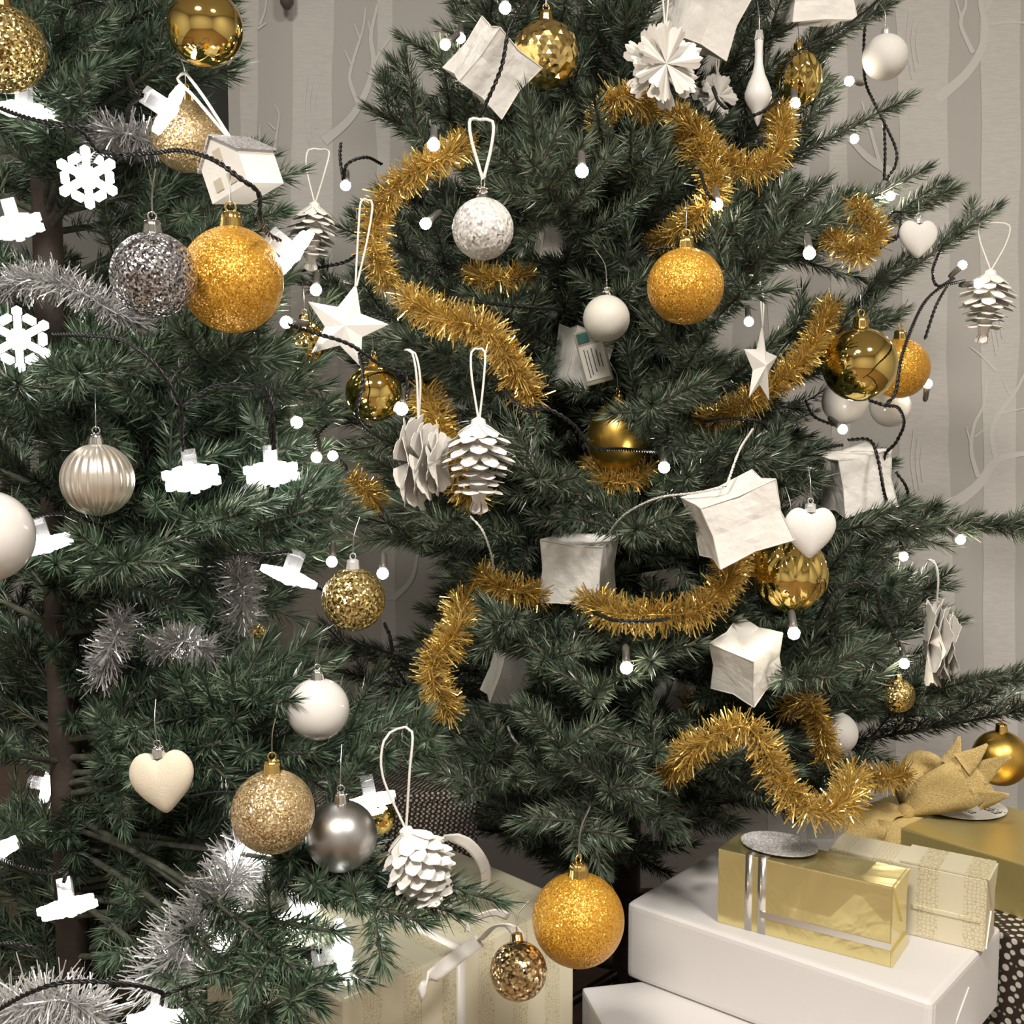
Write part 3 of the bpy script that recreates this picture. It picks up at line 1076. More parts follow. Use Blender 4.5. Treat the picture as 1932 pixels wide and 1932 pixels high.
lantern(965, 1275, (75, 75, 100), 1.3, (0.1, 0.3, 0.3), 'white paper lantern deep in the tree beside hanging gold tinsel', -16)
lantern(1096, 682, (84, 80, 120), 1.33, (0.1, 0.2, 0.4), 'white paper lantern deep in the tree behind the battery case', -14)
lantern(1268, 1305, (55, 55, 60), 1.4, (0.2, 0.3, 0.5), 'small white paper lantern low in the tree beside a tuft of gold tinsel', -10)
lantern(1040, 452, (50, 50, 80), 1.4, (0.1, 0.1, 0.3), 'white paper lantern deep in the tree behind the sugared bauble', -14)

# little paper house
d = 0.98
u = d / FPX
t = thing('paper_house', 'little white paper house ornament with a silver glitter roof', 'ornament', P(455, 325, d), (0.15, -0.28, -0.62))
bm = bmesh.new()
w, dp, hh, rf = 52 * u, 46 * u, 42 * u, 44 * u
pts = [(-w, -hh), (w, -hh), (w, hh * 0.6), (0, hh * 0.6 + rf), (-w, hh * 0.6)]
fr = [bm.verts.new((x, -dp, z)) for x, z in pts]
bk = [bm.verts.new((x, dp, z)) for x, z in pts]
bm.faces.new(fr)
bm.faces.new(bk[::-1])
for i in range(5):
    j = (i + 1) % 5
    bm.faces.new((fr[i], bk[i], bk[j], fr[j]))
obj('walls', bm_mesh('house_walls', bm, 'paper'), t)
for sgn in (-1, 1):
    V = []
    for yy in (-dp * 1.12, dp * 1.12):
        for (x, z) in ((0, hh * 0.6 + rf + 3 * u), (sgn * w * 1.12, hh * 0.6 - rf * 0.12 + 3 * u), (sgn * w * 1.12, hh * 0.6 - rf * 0.12), (0, hh * 0.6 + rf)):
            V.append((x, yy, z))
    obj('roof_panel', py_mesh('roof_panel', V, [(0, 1, 2, 3), (7, 6, 5, 4), (0, 4, 5, 1), (1, 5, 6, 2), (2, 6, 7, 3), (3, 7, 4, 0)], 'glitter_roof'), t)
plain('house_opening', (0.6, 0.53, 0.42), 0.8)
for x, z, ww, wh in ((-20, -18, 11, 11), (18, -18, 11, 11), (0, 30, 10, 12)):
    obj('window_opening', box_mesh('house_window', 2 * ww * u, 2 * u, 2 * wh * u, 'house_opening'), t, (x * u, -dp - 0.4 * u, z * u))
hanger(t, hh * 0.6 + rf, 0.075, 'ribbon', -0.035, 0.006)
block(455, 318, 68, d)
block(400, 200, 26, d)

# battery case with a printed label
t = thing('battery_case', 'small see-through battery case with a printed label hanging by the frosted bauble', 'battery case', P(1120, 672, 1.26), (0.1, -0.26, -0.2))
u = 1.26 / FPX
obj('shell', box_mesh('battery_shell', 52 * u, 18 * u, 104 * u, 'battery_shell', 2 * u), t)
obj('printed_label', box_mesh('battery_label', 46 * u, 1.5 * u, 66 * u, 'battery_label'), t, (0, -9.5 * u, -10 * u))
obj('green_end', box_mesh('battery_green', 22 * u, 2 * u, 18 * u, 'battery_green'), t, (-10 * u, -9.6 * u, 38 * u))
for k, (x, a, b) in enumerate(((-14, -38, 16), (-8, -34, 14), (0, -30, 16), (8, -20, 12), (14, -24, 4))):
    obj('print_line', box_mesh('print_line', 1.6 * u, 0.6 * u, (b - a) * u, 'ink'), t, (x * u, -10.5 * u, (a + b) / 2 * u))
block(1120, 660, 30, 1.26)
block(1128, 700, 30, 1.26)

# pendant end hanging against the paper at the top
t = tag(obj('wooden_pendant', None, None, PY(541, -10, WALL_Y - 0.03)), 'small dark rounded pendant hanging against the wallpaper', 'ornament')
V, F = lathe([(0.0, 0.05), (0.011, 0.048), (0.0125, 0.0), (0.012, -0.015), (0.006, -0.024), (0.0005, -0.026)], 20)
plain('pendant_wood', (0.12, 0.09, 0.085), 0.5)
obj('body', py_mesh('pendant_body', V, F, 'pendant_wood', True), t)
V, F = tube_np(smooth_path([(0, 0, 0.045), (0, 0.004, 0.2), (0, 0.029, 0.42)], 0.03), 0.0008, 5)
obj('cord', np_mesh('pendant_cord', V, F, 'wire_black'), t)


# ------------------------------------------------------------------ tinsel
def tinsel(pts, label, mat='tinsel_gold', r=0.019, dens=9500, group='gold tinsel garlands', blk=0.75):
    path = smooth_path([P(*p) for p in pts], 0.004)
    t = thing('tinsel_garland', label, 'tinsel', tuple(path[0]), None, group)
    o = np.array(path[0])
    loc = path - o
    V, F = tube_np(loc, 0.0014, 5)
    obj('core_wire', np_mesh('tinsel_core', V, F, 'tinsel_gold' if 'gold' in mat else 'tinsel_silver'), t)
    seg = np.linalg.norm(np.diff(loc, axis=0), axis=1)
    L = seg.sum()
    n = int(L * dens)
    s = rng.uniform(0, L, n)
    cs = np.concatenate([[0], np.cumsum(seg)])
    base = np.stack([np.interp(s, cs, loc[:, i]) for i in range(3)], 1)
    T = np.gradient(loc, axis=0)
    T = np.stack([np.interp(s, cs, T[:, i]) for i in range(3)], 1)
    T /= np.linalg.norm(T, axis=1)[:, None]
    D = rng.normal(size=(n, 3))
    D -= T * (D * T).sum(1)[:, None] * 0.75
    D /= np.linalg.norm(D, axis=1)[:, None]
    ln = r * rng.uniform(0.7, 1.1, n)[:, None]
    S = np.cross(D, rng.normal(size=(n, 3)))
    S /= np.linalg.norm(S, axis=1)[:, None]
    w = 0.00055
    bend = rng.normal(size=(n, 3)) * 0.16
    tip = base + (D + bend) * ln
    mid = base + D * ln * 0.5
    V = np.stack([base - S * w * 0.6, base + S * w * 0.6, mid + S * w, tip + S * w, tip - S * w, mid - S * w], 1).reshape(-1, 3)
    i = np.arange(n)[:, None] * 6
    F = np.concatenate([i + np.array([[0, 1, 2, 5]]), i + np.array([[5, 2, 3, 4]])])
    fo = obj('fringe', np_mesh('tinsel_fringe', V, F, mat), t)
    fo['kind'] = 'stuff'
    px, py, dd = proj(path[::6])
    for a, b, c in zip(px, py, dd):
        block(a, b, r * FPX / c * blk + 10, c, 1)


G = tinsel
G([(880, 270, 1.2), (830, 300, 1.16), (760, 340, 1.18), (712, 400, 1.2), (705, 470, 1.2), (735, 545, 1.24)], 'gold tinsel garland curving down the outer side facing the smaller tree')
G([(765, 560, 1.1), (835, 600, 1.06), (915, 622, 1.05), (960, 680, 1.06), (1005, 755, 1.1)], 'gold tinsel garland slanting down below the sugared bauble', r=0.02)
G([(800, 735, 1.2), (825, 800, 1.18), (850, 870, 1.18), (900, 950, 1.22)], 'gold tinsel garland hanging behind the straight paper pine cone', r=0.024)
G([(1125, 240, 1.28), (1150, 195, 1.22), (1195, 180, 1.22), (1225, 215, 1.3)], 'short curl of gold tinsel beside the scalloped rosette', r=0.018)
G([(1470, 205, 1.3), (1475, 265, 1.26), (1435, 318, 1.24), (1360, 300, 1.24), (1310, 245, 1.26), (1270, 215, 1.32)], 'gold tinsel garland hanging in a loop under the glass drop')
G([(1285, 265, 1.28), (1335, 310, 1.24), (1352, 360, 1.22), (1300, 420, 1.24), (1230, 470, 1.32)], 'gold tinsel garland running down to the middle orange gold bauble')
G([(1000, 515, 1.3), (940, 530, 1.28), (890, 515, 1.32)], 'short gold tinsel garland in shade under the sugared bauble', r=0.018)
G([(1570, 575, 1.36), (1535, 650, 1.3), (1480, 710, 1.27), (1410, 760, 1.26), (1320, 800, 1.32)], 'gold tinsel garland slanting behind the narrow paper star')
G([(1600, 380, 1.42), (1655, 430, 1.42), (1620, 480, 1.4), (1560, 440, 1.44)], 'gold tinsel garland among needles near the small matte heart', r=0.02)
G([(1100, 1120, 1.2), (1150, 1155, 1.12), (1230, 1160, 1.1), (1320, 1150, 1.1), (1375, 1090, 1.12), (1390, 1030, 1.2)], 'gold tinsel garland sagging below the large crumpled lantern', r=0.02)
G([(1225, 880, 1.32), (1190, 910, 1.3), (1140, 905, 1.3), (1120, 870, 1.36)], 'short gold tinsel curl under the satin gold bauble', r=0.018)
G([(905, 1085, 1.2), (950, 1110, 1.16), (1000, 1120, 1.18), (1050, 1130, 1.24)], 'short gold tinsel garland to one side of the block with an upright spruce tip', r=0.018)
G([(875, 1130, 1.2), (862, 1190, 1.12), (820, 1245, 1.1), (818, 1290, 1.1), (850, 1345, 1.12)], 'gold tinsel garland hanging in an S behind the gap between the trees', r=0.02)
G([(1255, 1460, 1.2), (1320, 1405, 1.12), (1400, 1370, 1.1), (1440, 1410, 1.1), (1475, 1480, 1.1), (1530, 1530, 1.1), (1590, 1520, 1.12), (1610, 1460, 1.2)],
  'gold tinsel garland along the lowest branches above the gifts', r=0.02, dens=9000)
G([(1480, 1340, 1.3), (1525, 1320, 1.26), (1545, 1370, 1.26), (1560, 1430, 1.3)], 'gold tinsel loop beside the matte white bauble low in the tree', r=0.018)
G([(1640, 1465, 1.36), (1670, 1470, 1.34), (1710, 1460, 1.36)], 'short gold tinsel tuft above the burlap bow', r=0.018)
G([(1290, 1330, 1.3), (1320, 1325, 1.3)], 'small tuft of gold tinsel low in the middle of the larger tree', r=0.016)
G([(660, 900, 1.25), (690, 925, 1.25), (720, 950, 1.3)], 'small gold tinsel tuft between the two trees', r=0.018)
S = 'silver tinsel garlands'
G([(-40, 560, 1.18), (60, 530, 1.14), (140, 545, 1.12), (215, 590, 1.14), (280, 620, 1.2)], 'silver tinsel garland crossing the smaller tree\'s trunk', 'tinsel_silver', 0.022, 7500, S)
G([(480, 1600, 1.08), (440, 1660, 1.02), (380, 1740, 1.0), (330, 1800, 1.0), (300, 1870, 1.02)], 'thick silver tinsel garland slanting down under the champagne glitter bauble', 'tinsel_silver', 0.034, 9000, S)
G([(-20, 1925, 1.0), (60, 1895, 0.97), (130, 1890, 0.97), (190, 1930, 1.0)], 'silver tinsel garland around the trunk\'s foot', 'tinsel_silver', 0.028, 7500, S)
G([(180, 260, 1.18), (230, 250, 1.14), (290, 270, 1.16)], 'short silver tinsel garland beside the upper champagne glitter bauble', 'tinsel_silver', 0.024, 7000, S)
G([(190, 1280, 1.15), (215, 1210, 1.1), (240, 1150, 1.12)], 'short silver tinsel garland hanging upright near the trunk', 'tinsel_silver', 0.022, 7000, S)
G([(450, 1180, 1.16), (460, 1120, 1.12), (440, 1060, 1.16)], 'silver tinsel garland glinting through needles between the trees', 'tinsel_silver', 0.022, 7000, S)
G([(300, 1225, 1.1), (350, 1210, 1.06), (400, 1240, 1.1)], 'short silver tinsel garland level with the gold flake bauble', 'tinsel_silver', 0.02, 6000, S)


# ------------------------------------------------------------------ light strings
def twisted(pts, r=0.0011, mat='wire_black', pitch=0.013, parent=None, name='cable', fwd=0.0, clear=19):
    path = smooth_path([P(a, b, c - fwd) for a, b, c in pts], 0.003)
    seg = np.linalg.norm(np.diff(path, axis=0), axis=1)
    s = np.concatenate([[0], np.cumsum(seg)])
    T = np.gradient(path, axis=0)
    T /= np.linalg.norm(T, axis=1)[:, None] + 1e-12
    A = np.cross(T, np.array([0.2, 0.9, 0.35]))
    A /= np.linalg.norm(A, axis=1)[:, None] + 1e-12
    B = np.cross(T, A)
    ph = s / pitch * 2 * PI
    o = r * 0.95
    parts = []
    for q in (0, PI):
        parts.append(tube_np(path + o * (np.cos(ph + q)[:, None] * A + np.sin(ph + q)[:, None] * B), r, 5))
    V, F = merge_np(parts)
    obj(name, np_mesh(name, V, F, mat, True), parent)
    px, py, dd = proj(path[::8])
    for a, b, c in zip(px[1:-1], py[1:-1], dd[1:-1]):
        block(a, b, clear, c, 1)


fairy = thing('fairy_lights', 'string of warm white fairy lights on twisted black cable winding through the larger tree', 'string lights')
V, F = ball_np(0.0062, 10, 6)
bulb_me = np_mesh('bulb', V, F, 'bulb_light', True)
V, F = lathe([(0.0, 0.02), (0.0022, 0.02), (0.0036, 0.017), (0.004, 0.006), (0.0045, 0.002), (0.003, 0.0)], 10)
sock_me = py_mesh('socket', V, F, 'socket', True)
BULBS = [(953, 15, 1.16, 0, -1), (840, 84, 1.3, 1, -1), (869, 72, 1.4, 0, -1), (818, 273, 1.1, 0, -1), (1098, 323, 1.06, 0, -1), (652, 350, 1.35, 0, -1),
         (803, 422, 1.2, 1, -1), (596, 547, 1.2, 0, -1), (758, 772, 1.1, 0, -1), (560, 797, 1.15, -1, -1), (597, 863, 1.25, 0, -1), (628, 860, 1.35, 1, 1),
         (626, 1060, 1.25, 0, -1), (722, 1082, 1.2, 0, -1), (1253, 882, 1.22, 0, -1), (1498, 1195, 1.1, 0, -1), (1182, 1260, 1.1, 0, -1),
         (1706, 1252, 1.36, 0, -1), (1812, 1018, 1.4, -1, -1), (1705, 1050, 1.5, 0, -1), (1590, 810, 1.42, -1, -1), (1750, 724, 1.45, 0, 1),
         (1527, 478, 1.12, 0, -1), (1500, 195, 1.32, 0, -1), (1602, 153, 1.45, 1, 0), (1612, 262, 1.55, 0, -1), (1413, 607, 1.45, 0, -1),
         (1816, 500, 1.55, -1, 1), (1846, 535, 1.44, -1, 0), (1680, 370, 1.5, 0, -1), (1353, 386, 1.2, 0, -1), (540, 608, 1.12, 1, 0), (1660, 372, 1.55, 0, -1)]
for px, py, d, dx, dy in BULBS:
    b = obj('bulb', bulb_me, fairy, P(px, py, d))
    up = (CR * dx - CU * dy + CF * 0.45).normalized()
    obj('socket', sock_me, b, up * 0.0035, Vector((0, 0, 1)).rotation_difference(up))
    block(px, py, 36, d, 1)
RUNS = [
    [(1010, -20, 1.2), (985, 10, 1.13), (960, 60, 1.1), (945, 130, 1.1), (912, 205, 1.12), (900, 225, 1.2)],
    [(720, 310, 1.38), (690, 297, 1.34), (655, 310, 1.33), (648, 340, 1.34)], [(643, 270, 1.36), (642, 300, 1.35), (648, 340, 1.34)],
    [(790, 340, 1.25), (740, 375, 1.22), (705, 410, 1.24), (690, 450, 1.28), (660, 490, 1.3), (600, 505, 1.32), (560, 512, 1.36)],
    [(545, 612, 1.1), (600, 630, 1.06), (660, 650, 1.06), (720, 690, 1.08), (765, 705, 1.1)], [(678, 665, 1.07), (685, 720, 1.05), (672, 780, 1.05), (690, 810, 1.08), (720, 830, 1.14)],
    [(765, 700, 1.1), (770, 740, 1.1), (760, 762, 1.11)],
    [(930, 700, 1.12), (960, 745, 1.06), (990, 772, 1.04), (1030, 770, 1.03), (1080, 800, 1.04), (1120, 845, 1.08), (1180, 848, 1.16), (1270, 855, 1.26)],
    [(850, 562, 1.2), (920, 572, 1.18), (1000, 580, 1.18), (1060, 585, 1.24)],
    [(1290, 470, 1.16), (1240, 470, 1.14), (1205, 485, 1.16), (1190, 500, 1.22)],
    [(1690, -30, 1.45), (1635, 20, 1.4), (1580, 60, 1.34), (1510, 95, 1.3), (1480, 130, 1.3), (1475, 170, 1.32)],
    [(1475, 185, 1.3), (1440, 210, 1.24), (1400, 225, 1.25)], [(1345, 165, 1.3), (1355, 190, 1.26), (1370, 205, 1.24)],
    [(1635, 20, 1.5), (1630, 80, 1.5), (1632, 150, 1.5), (1650, 195, 1.48), (1670, 235, 1.48), (1690, 280, 1.48), (1690, 310, 1.48), (1672, 340, 1.5)],
    [(1668, 235, 1.49), (1670, 290, 1.49), (1668, 340, 1.5)],
    [(1560, 260, 1.42), (1530, 280, 1.4), (1495, 290, 1.4)], [(1440, 340, 1.3), (1430, 360, 1.3), (1440, 370, 1.3), (1400, 350, 1.28), (1370, 352, 1.3)],
    [(1320, 320, 1.2), (1335, 365, 1.17), (1350, 380, 1.18)],
    [(1700, 400, 1.5), (1680, 405, 1.48), (1672, 450, 1.46), (1690, 445, 1.46), (1650, 475, 1.45), (1610, 490, 1.45)], [(1700, 400, 1.5), (1695, 445, 1.47), (1672, 460, 1.46)],
    [(1780, 460, 1.5), (1760, 510, 1.46), (1770, 540, 1.44), (1800, 525, 1.5)], [(1820, 530, 1.45), (1780, 540, 1.4), (1745, 570, 1.36), (1720, 620, 1.3), (1700, 680, 1.24), (1690, 740, 1.22), (1670, 765, 1.22)],
    [(1790, 535, 1.44), (1765, 580, 1.42), (1745, 640, 1.42)], [(1640, 755, 1.24), (1670, 765, 1.22), (1695, 770, 1.24), (1705, 800, 1.28), (1690, 835, 1.3), (1668, 865, 1.32), (1675, 940, 1.36)],
    [(1520, 755, 1.4), (1535, 785, 1.4), (1575, 803, 1.41)], [(1600, 830, 1.34), (1640, 830, 1.32), (1655, 860, 1.3), (1668, 930, 1.3), (1675, 950, 1.36)],
    [(1690, 890, 1.42), (1710, 920, 1.42), (1715, 960, 1.45)],
    [(1330, 795, 1.25), (1380, 790, 1.18), (1430, 795, 1.17), (1450, 810, 1.22)], [(1510, 845, 1.3), (1550, 845, 1.28), (1590, 840, 1.3)],
    [(1540, 1170, 1.2), (1570, 1120, 1.14), (1610, 1100, 1.12), (1650, 1110, 1.12), (1660, 1150, 1.14), (1685, 1195, 1.2), (1700, 1225, 1.32)],
    [(1640, 1105, 1.13), (1660, 1070, 1.16), (1690, 1035, 1.22)],
    [(1120, 1155, 1.12), (1160, 1170, 1.06), (1220, 1172, 1.06), (1260, 1168, 1.08)], [(725, 1175, 1.16), (735, 1200, 1.16), (740, 1230, 1.2)],
    [(560, 1100, 1.1), (590, 1105, 1.08), (615, 1115, 1.12)], [(620, 800, 1.24), (600, 820, 1.22), (595, 845, 1.24)], [(640, 790, 1.25), (610, 785, 1.24), (590, 790, 1.25)],
]
for r in RUNS:
    twisted(r, 0.00125, parent=fairy)
white_cord = thing('lantern_cord', 'thin white twisted cord of the paper lantern string in the larger tree', 'cord')
for r in ([(1420, 810, 1.16), (1395, 850, 1.08), (1375, 905, 1.04), (1368, 918, 1.03)], [(1365, 920, 1.03), (1310, 930, 1.05), (1240, 940, 1.08), (1180, 970, 1.12), (1145, 1010, 1.17)],
          [(888, 975, 1.18), (910, 1000, 1.15), (925, 1040, 1.15), (932, 1075, 1.17)], [(958, 1370, 1.22), (970, 1395, 1.18), (1000, 1430, 1.22)]):
    twisted(r, 0.0008, 'wire_white', 0.009, white_cord)


# snowflake lamps on the smaller tree
def flake_mesh(R):
    parts = []

    def prism(cx, cz, rx, ang, n=6, ry=None, th=0.0026):
        ry = ry or rx
        V, F = [], []
        for y in (-th, th):
            for i in range(n):
                a = 2 * PI * i / n
                x, z = rx * math.cos(a), ry * math.sin(a)
                V.append((cx + x * math.cos(ang) - z * math.sin(ang), y, cz + x * math.sin(ang) + z * math.cos(ang)))
        V += [(cx, -th * 1.6, cz), (cx, th * 1.6, cz)]
        for i in range(n):
            j = (i + 1) % n
            F += [(i, j, 2 * n), (n + j, n + i, 2 * n + 1), (i, n + i, n + j), (i, n + j, j)]
        parts.append((np.array(V), np.array(F)))
    prism(0, 0, R * 0.36, 0, 6, th=0.005)
    for k in range(6):
        a = k * PI / 3 + PI / 6
        c, s = math.cos(a), math.sin(a)
        prism(c * R * 0.52, s * R * 0.52, R * 0.42, a, 6, R * 0.13, 0.0034)
        prism(c * R * 0.86, s * R * 0.86, R * 0.17, a, 6)
        for q in (-1, 1):
            b = a + q * 0.42
            prism(math.cos(b) * R * 0.7, math.sin(b) * R * 0.7, R * 0.15, a, 6)
    V, F = merge_np(parts)
    return np_mesh('snowflake', V, F, 'flake_light')


flake_me = flake_mesh(0.0255)
hold_bm = bmesh.new()
bmesh.ops.create_cube(hold_bm, size=1.0)
for v in hold_bm.verts:
    v.co = Vector((v.co.x * 0.012, v.co.y * 0.02 + 0.015, v.co.z * 0.012))
top = [f for f in hold_bm.faces if f.normal.y > 0.9]
r_ = bmesh.ops.inset_region(hold_bm, faces=top, thickness=0.0022)
bmesh.ops.translate(hold_bm, verts=top[0].verts[:], vec=(0, -0.006, 0))
bmesh.ops.bevel(hold_bm, geom=hold_bm.edges[:], offset=0.0006, segments=1, affect='EDGES')
hold_me = bm_mesh('lamp_holder', hold_bm, 'clear_plastic')
flakes = thing('snowflake_lights', 'string of glowing white snowflake lamps on black cable winding through the smaller tree', 'string lights')
# px, py, depth, direction the face looks at: (right, down, towards camera)
FL = [(165, 335, 0.95, 0.1, 0.25, 1), (30, 428, 1.0, 0.25, 0.95, 0.45), (35, 640, 0.9, 0.0, 0.05, 1), (318, 208, 0.98, 0.85, 0.5, 0.05), (552, 478, 0.95, 0.8, 0.65, 0.15),
      (362, 902, 0.95, 0.1, 1.0, 0.5), (513, 893, 0.98, 0.05, 1.0, 0.42), (86, 1028, 1.02, 0.25, 1.0, 0.2), (545, 1088, 1.02, -0.35, 0.95, 0.1), (128, 1712, 0.97, 0.1, 1.0, 0.25),
      (430, 1755, 1.04, 0.8, 0.5, 0.25), (648, 1796, 0.9, 1.0, -0.12, 0.1), (45, 208, 1.04, -0.05, 1.0, 0.2), (472, 1612, 1.04, 0.3, 1.0, 0.5),
      (562, 1722, 1.12, 0.3, 1, 0.1), (298, 1925, 0.95, -0.1, 1.0, 0.3), (-14, 1612, 1.05, 0.4, 1, 0.3), (338, 1222, 1.16, 0.2, 1, 0.4), (700, 1512, 1.08, 0.2, 1.0, 0.2), (90, 1480, 1.45, 1, 0.3, 0.2)]
for px, py, d, a, b, c in FL:
    sight = (P(px, py, d) - CO).normalized()
    rr = sight.cross(Vector((0, 0, 1))).normalized()
    uu = rr.cross(sight)
    nrm = (rr * a - uu * b - sight * c).normalized()       # local -y looks along nrm
    q = Vector((0, -1, 0)).rotation_difference(nrm)
    o = obj('snowflake_lamp', flake_me, flakes, P(px, py, d), q)
    obj('holder', hold_me, o)
    hx, hy, hd = [v[0] for v in proj([P(px, py, d) - nrm * 0.018])]
    block(px, py, 40 + 26 * abs(c) / (abs(a) + abs(b) + abs(c)), d)
    block(hx, hy, 32, d)
for r in ([(-30, 190, 0.96), (30, 215, 0.92), (90, 232, 0.9), (150, 245, 0.9), (185, 285, 0.92), (230, 292, 0.95), (290, 288, 0.93), (340, 283, 0.9), (400, 300, 0.87), (455, 338, 0.86), (488, 365, 0.87), (490, 410, 0.88), (505, 440, 0.92), (528, 455, 0.94)],
          [(185, 285, 0.92), (175, 300, 0.94), (172, 310, 0.95)], [(240, 140, 1.02), (250, 165, 0.98), (268, 180, 0.97)], [(268, 180, 0.97), (245, 200, 1.0), (240, 230, 1.05)],
          [(100, 632, 1.0), (160, 632, 0.95), (220, 638, 0.92), (270, 665, 0.9), (310, 710, 0.9), (340, 765, 0.91), (342, 820, 0.93), (346, 850, 0.94)],
          [(320, 725, 0.91), (350, 690, 0.93), (390, 680, 0.98)], [(345, 770, 0.92), (400, 730, 0.95), (470, 725, 0.97), (505, 735, 0.96), (515, 765, 0.95), (508, 810, 0.96), (516, 848, 0.97)],
          [(505, 735, 0.96), (515, 790, 0.96), (518, 848, 0.97)],
          [(60, 975, 1.0), (110, 968, 0.97), (160, 980, 0.95), (200, 1000, 0.98), (240, 1040, 1.04)], [(330, 1110, 1.04), (370, 1075, 1.0), (430, 1045, 0.98), (500, 1045, 0.98), (550, 1040, 1.0)],
          [(545, 1120, 1.05), (565, 1102, 1.05), (580, 1100, 1.07)], [(360, 1500, 1.05), (400, 1492, 1.0), (440, 1490, 0.96)],
          [(0, 1620, 1.05), (50, 1640, 1.0), (100, 1645, 0.97), (125, 1640, 0.97), (120, 1665, 0.965)], [(0, 1780, 1.0), (50, 1785, 0.98), (100, 1805, 1.02)],
          [(-20, 1915, 0.93), (40, 1880, 0.9), (110, 1855, 0.89), (190, 1852, 0.89), (260, 1860, 0.9), (310, 1875, 0.92)], [(305, 1880, 0.92), (350, 1862, 0.93), (400, 1850, 0.98)], [(308, 1875, 0.92), (305, 1895, 0.94)],
          [(540, 1800, 0.97), (580, 1795, 0.93), (605, 1795, 0.91)]):
    twisted(r, 0.0012, parent=flakes, fwd=0.02, clear=28)


# ------------------------------------------------------------------ gifts
Z_TOP = 0.372


def box_frame(A, B, width, z0, z1):
    """origin at the middle of the base; local x along the near long edge A-B, local y away from the camera"""
    ax = Vector((B.x - A.x, B.y - A.y, 0))
    L = ax.length
    ax.normalize()
    ay = Vector((-ax.y, ax.x, 0))
    c = (A + B) / 2 + ay * width / 2
    return Vector((c.x, c.y, z0)), math.atan2(ax.y, ax.x), L


def gift(name, label, A, B, width, z0, z1, mat, bevel=0.0025, cat='gift', seg=2):
    c, rz, L = box_frame(A, B, width, z0, z1)
    t = thing(name, label, cat, c, (0, 0, rz))
    SOLIDS.append((tuple(c), rz, L, width, z0, z1))
    obj('wrapped_box', box_mesh('wrapped_box', L, width, z1 - z0, mat, bevel, False, seg), t)
    return t, L, width, z1 - z0


def band_x(t, x, w, D, Hh, mat, name='ribbon', e=0.0012):
    """ribbon going round the box at local x"""
    parts = []
    for sy, cy, sz, cz in ((e, -D / 2, Hh + 2 * e, Hh / 2), (e, D / 2, Hh + 2 * e, Hh / 2), (D, 0, e, Hh), (D, 0, e, 0)):
        bm = bmesh.new()
        bmesh.ops.create_cube(bm, size=1.0)
        V = np.array([(v.co.x * w + x, v.co.y * sy + cy, v.co.z * sz + cz) for v in bm.verts])
        F = np.array([[v.index for v in f.verts] for f in bm.faces])
        bm.free()
        parts.append((V, F))
    V, F = merge_np(parts)
    obj(name, np_mesh(name, V, F, mat), t)


def fold_flap(t, pts, mat, n, th=0.0012):
    """pointed paper flap: triangle or quad of local points, pushed out along n"""
    V = [Vector(p) for p in pts]
    nn = Vector(n) * th
    k = len(V)
    allv = V + [v + nn for v in V]
    F = [tuple(range(k, 2 * k)), tuple(range(k))[::-1]]
    for i in range(k):
        j = (i + 1) % k
        F.append((i, j, k + j, k + i))
    obj('fold_flap', py_mesh('fold_flap', allv, F, mat), t)


# white gift carrying the small ones
WA, WB = Vector((0.124, 1.188, Z_TOP)), Vector((0.377, 0.976, Z_TOP))
t, L, D, Hh = gift('white_gift', 'large gift in plain white paper with two small gold gifts on top', WA, WB, 0.2, Z_TOP - 0.085, Z_TOP, 'white_wrap', 0.007, seg=3)
fold_flap(t, [(L / 2, -D / 2 + 0.008, 0.004), (L / 2, D / 2 - 0.008, 0.004), (L / 2, 0, 0.06)], 'white_wrap', (1, 0, 0))
fold_flap(t, [(L / 2, -D / 2 + 0.008, 0.08), (L / 2, -D / 2 + 0.008, 0.01), (L / 2, -D / 2 + 0.075, 0.035)], 'white_wrap', (1, 0, 0), 0.0007)
# white gift underneath
K = PZ(1097, 1862, Z_TOP - 0.085)
K2 = PZ(1150, 1960, Z_TOP - 0.085)
dirv = (K2 - K).normalized()
t, L, D, Hh = gift('white_gift', 'gift in plain white paper lying underneath the large white gift', K, K + dirv * 0.34, 0.36, 0.0, Z_TOP - 0.0852, 'white_wrap', 0.004)

# gold foil gift with silver ribbons
A, B = PZ(1353, 1740, Z_TOP), PZ(1680, 1826, Z_TOP)
t, L, D, Hh = gift('gold_foil_gift', 'small shiny gold foil gift with two silver ribbons and an oval glitter tag', A, B, 0.056, Z_TOP, Z_TOP + 0.079, 'foil_gold', 0.0014)
band_x(t, -L / 2 + 0.27 * L - 0.014, 0.0075, D, Hh, 'silver_ribbon')
band_x(t, -L / 2 + 0.27 * L + 0.0, 0.0085, D, Hh, 'silver_ribbon')
obj('ribbon', box_mesh('long_ribbon', L * 0.74, 0.0012, 0.0065, 'silver_ribbon'), t, (L * 0.13, -D / 2 - 0.0004, Hh * 0.26))
fold_flap(t, [(L / 2, -D / 2, Hh), (L / 2, D / 2, Hh), (L / 2, D * 0.1, Hh * 0.42)], 'foil_gold', (1, 0, 0), 0.002)
fold_flap(t, [(L / 2, -D / 2, 0), (L / 2, D / 2, 0), (L / 2, D / 2, Hh * 0.18), (L / 2, -D / 2, Hh * 0.2)], 'foil_gold', (1, 0, 0), 0.002)
gold_gift_rot = t.rotation_euler.z
gc = PZ(1470, 1593, Z_TOP + 0.083)


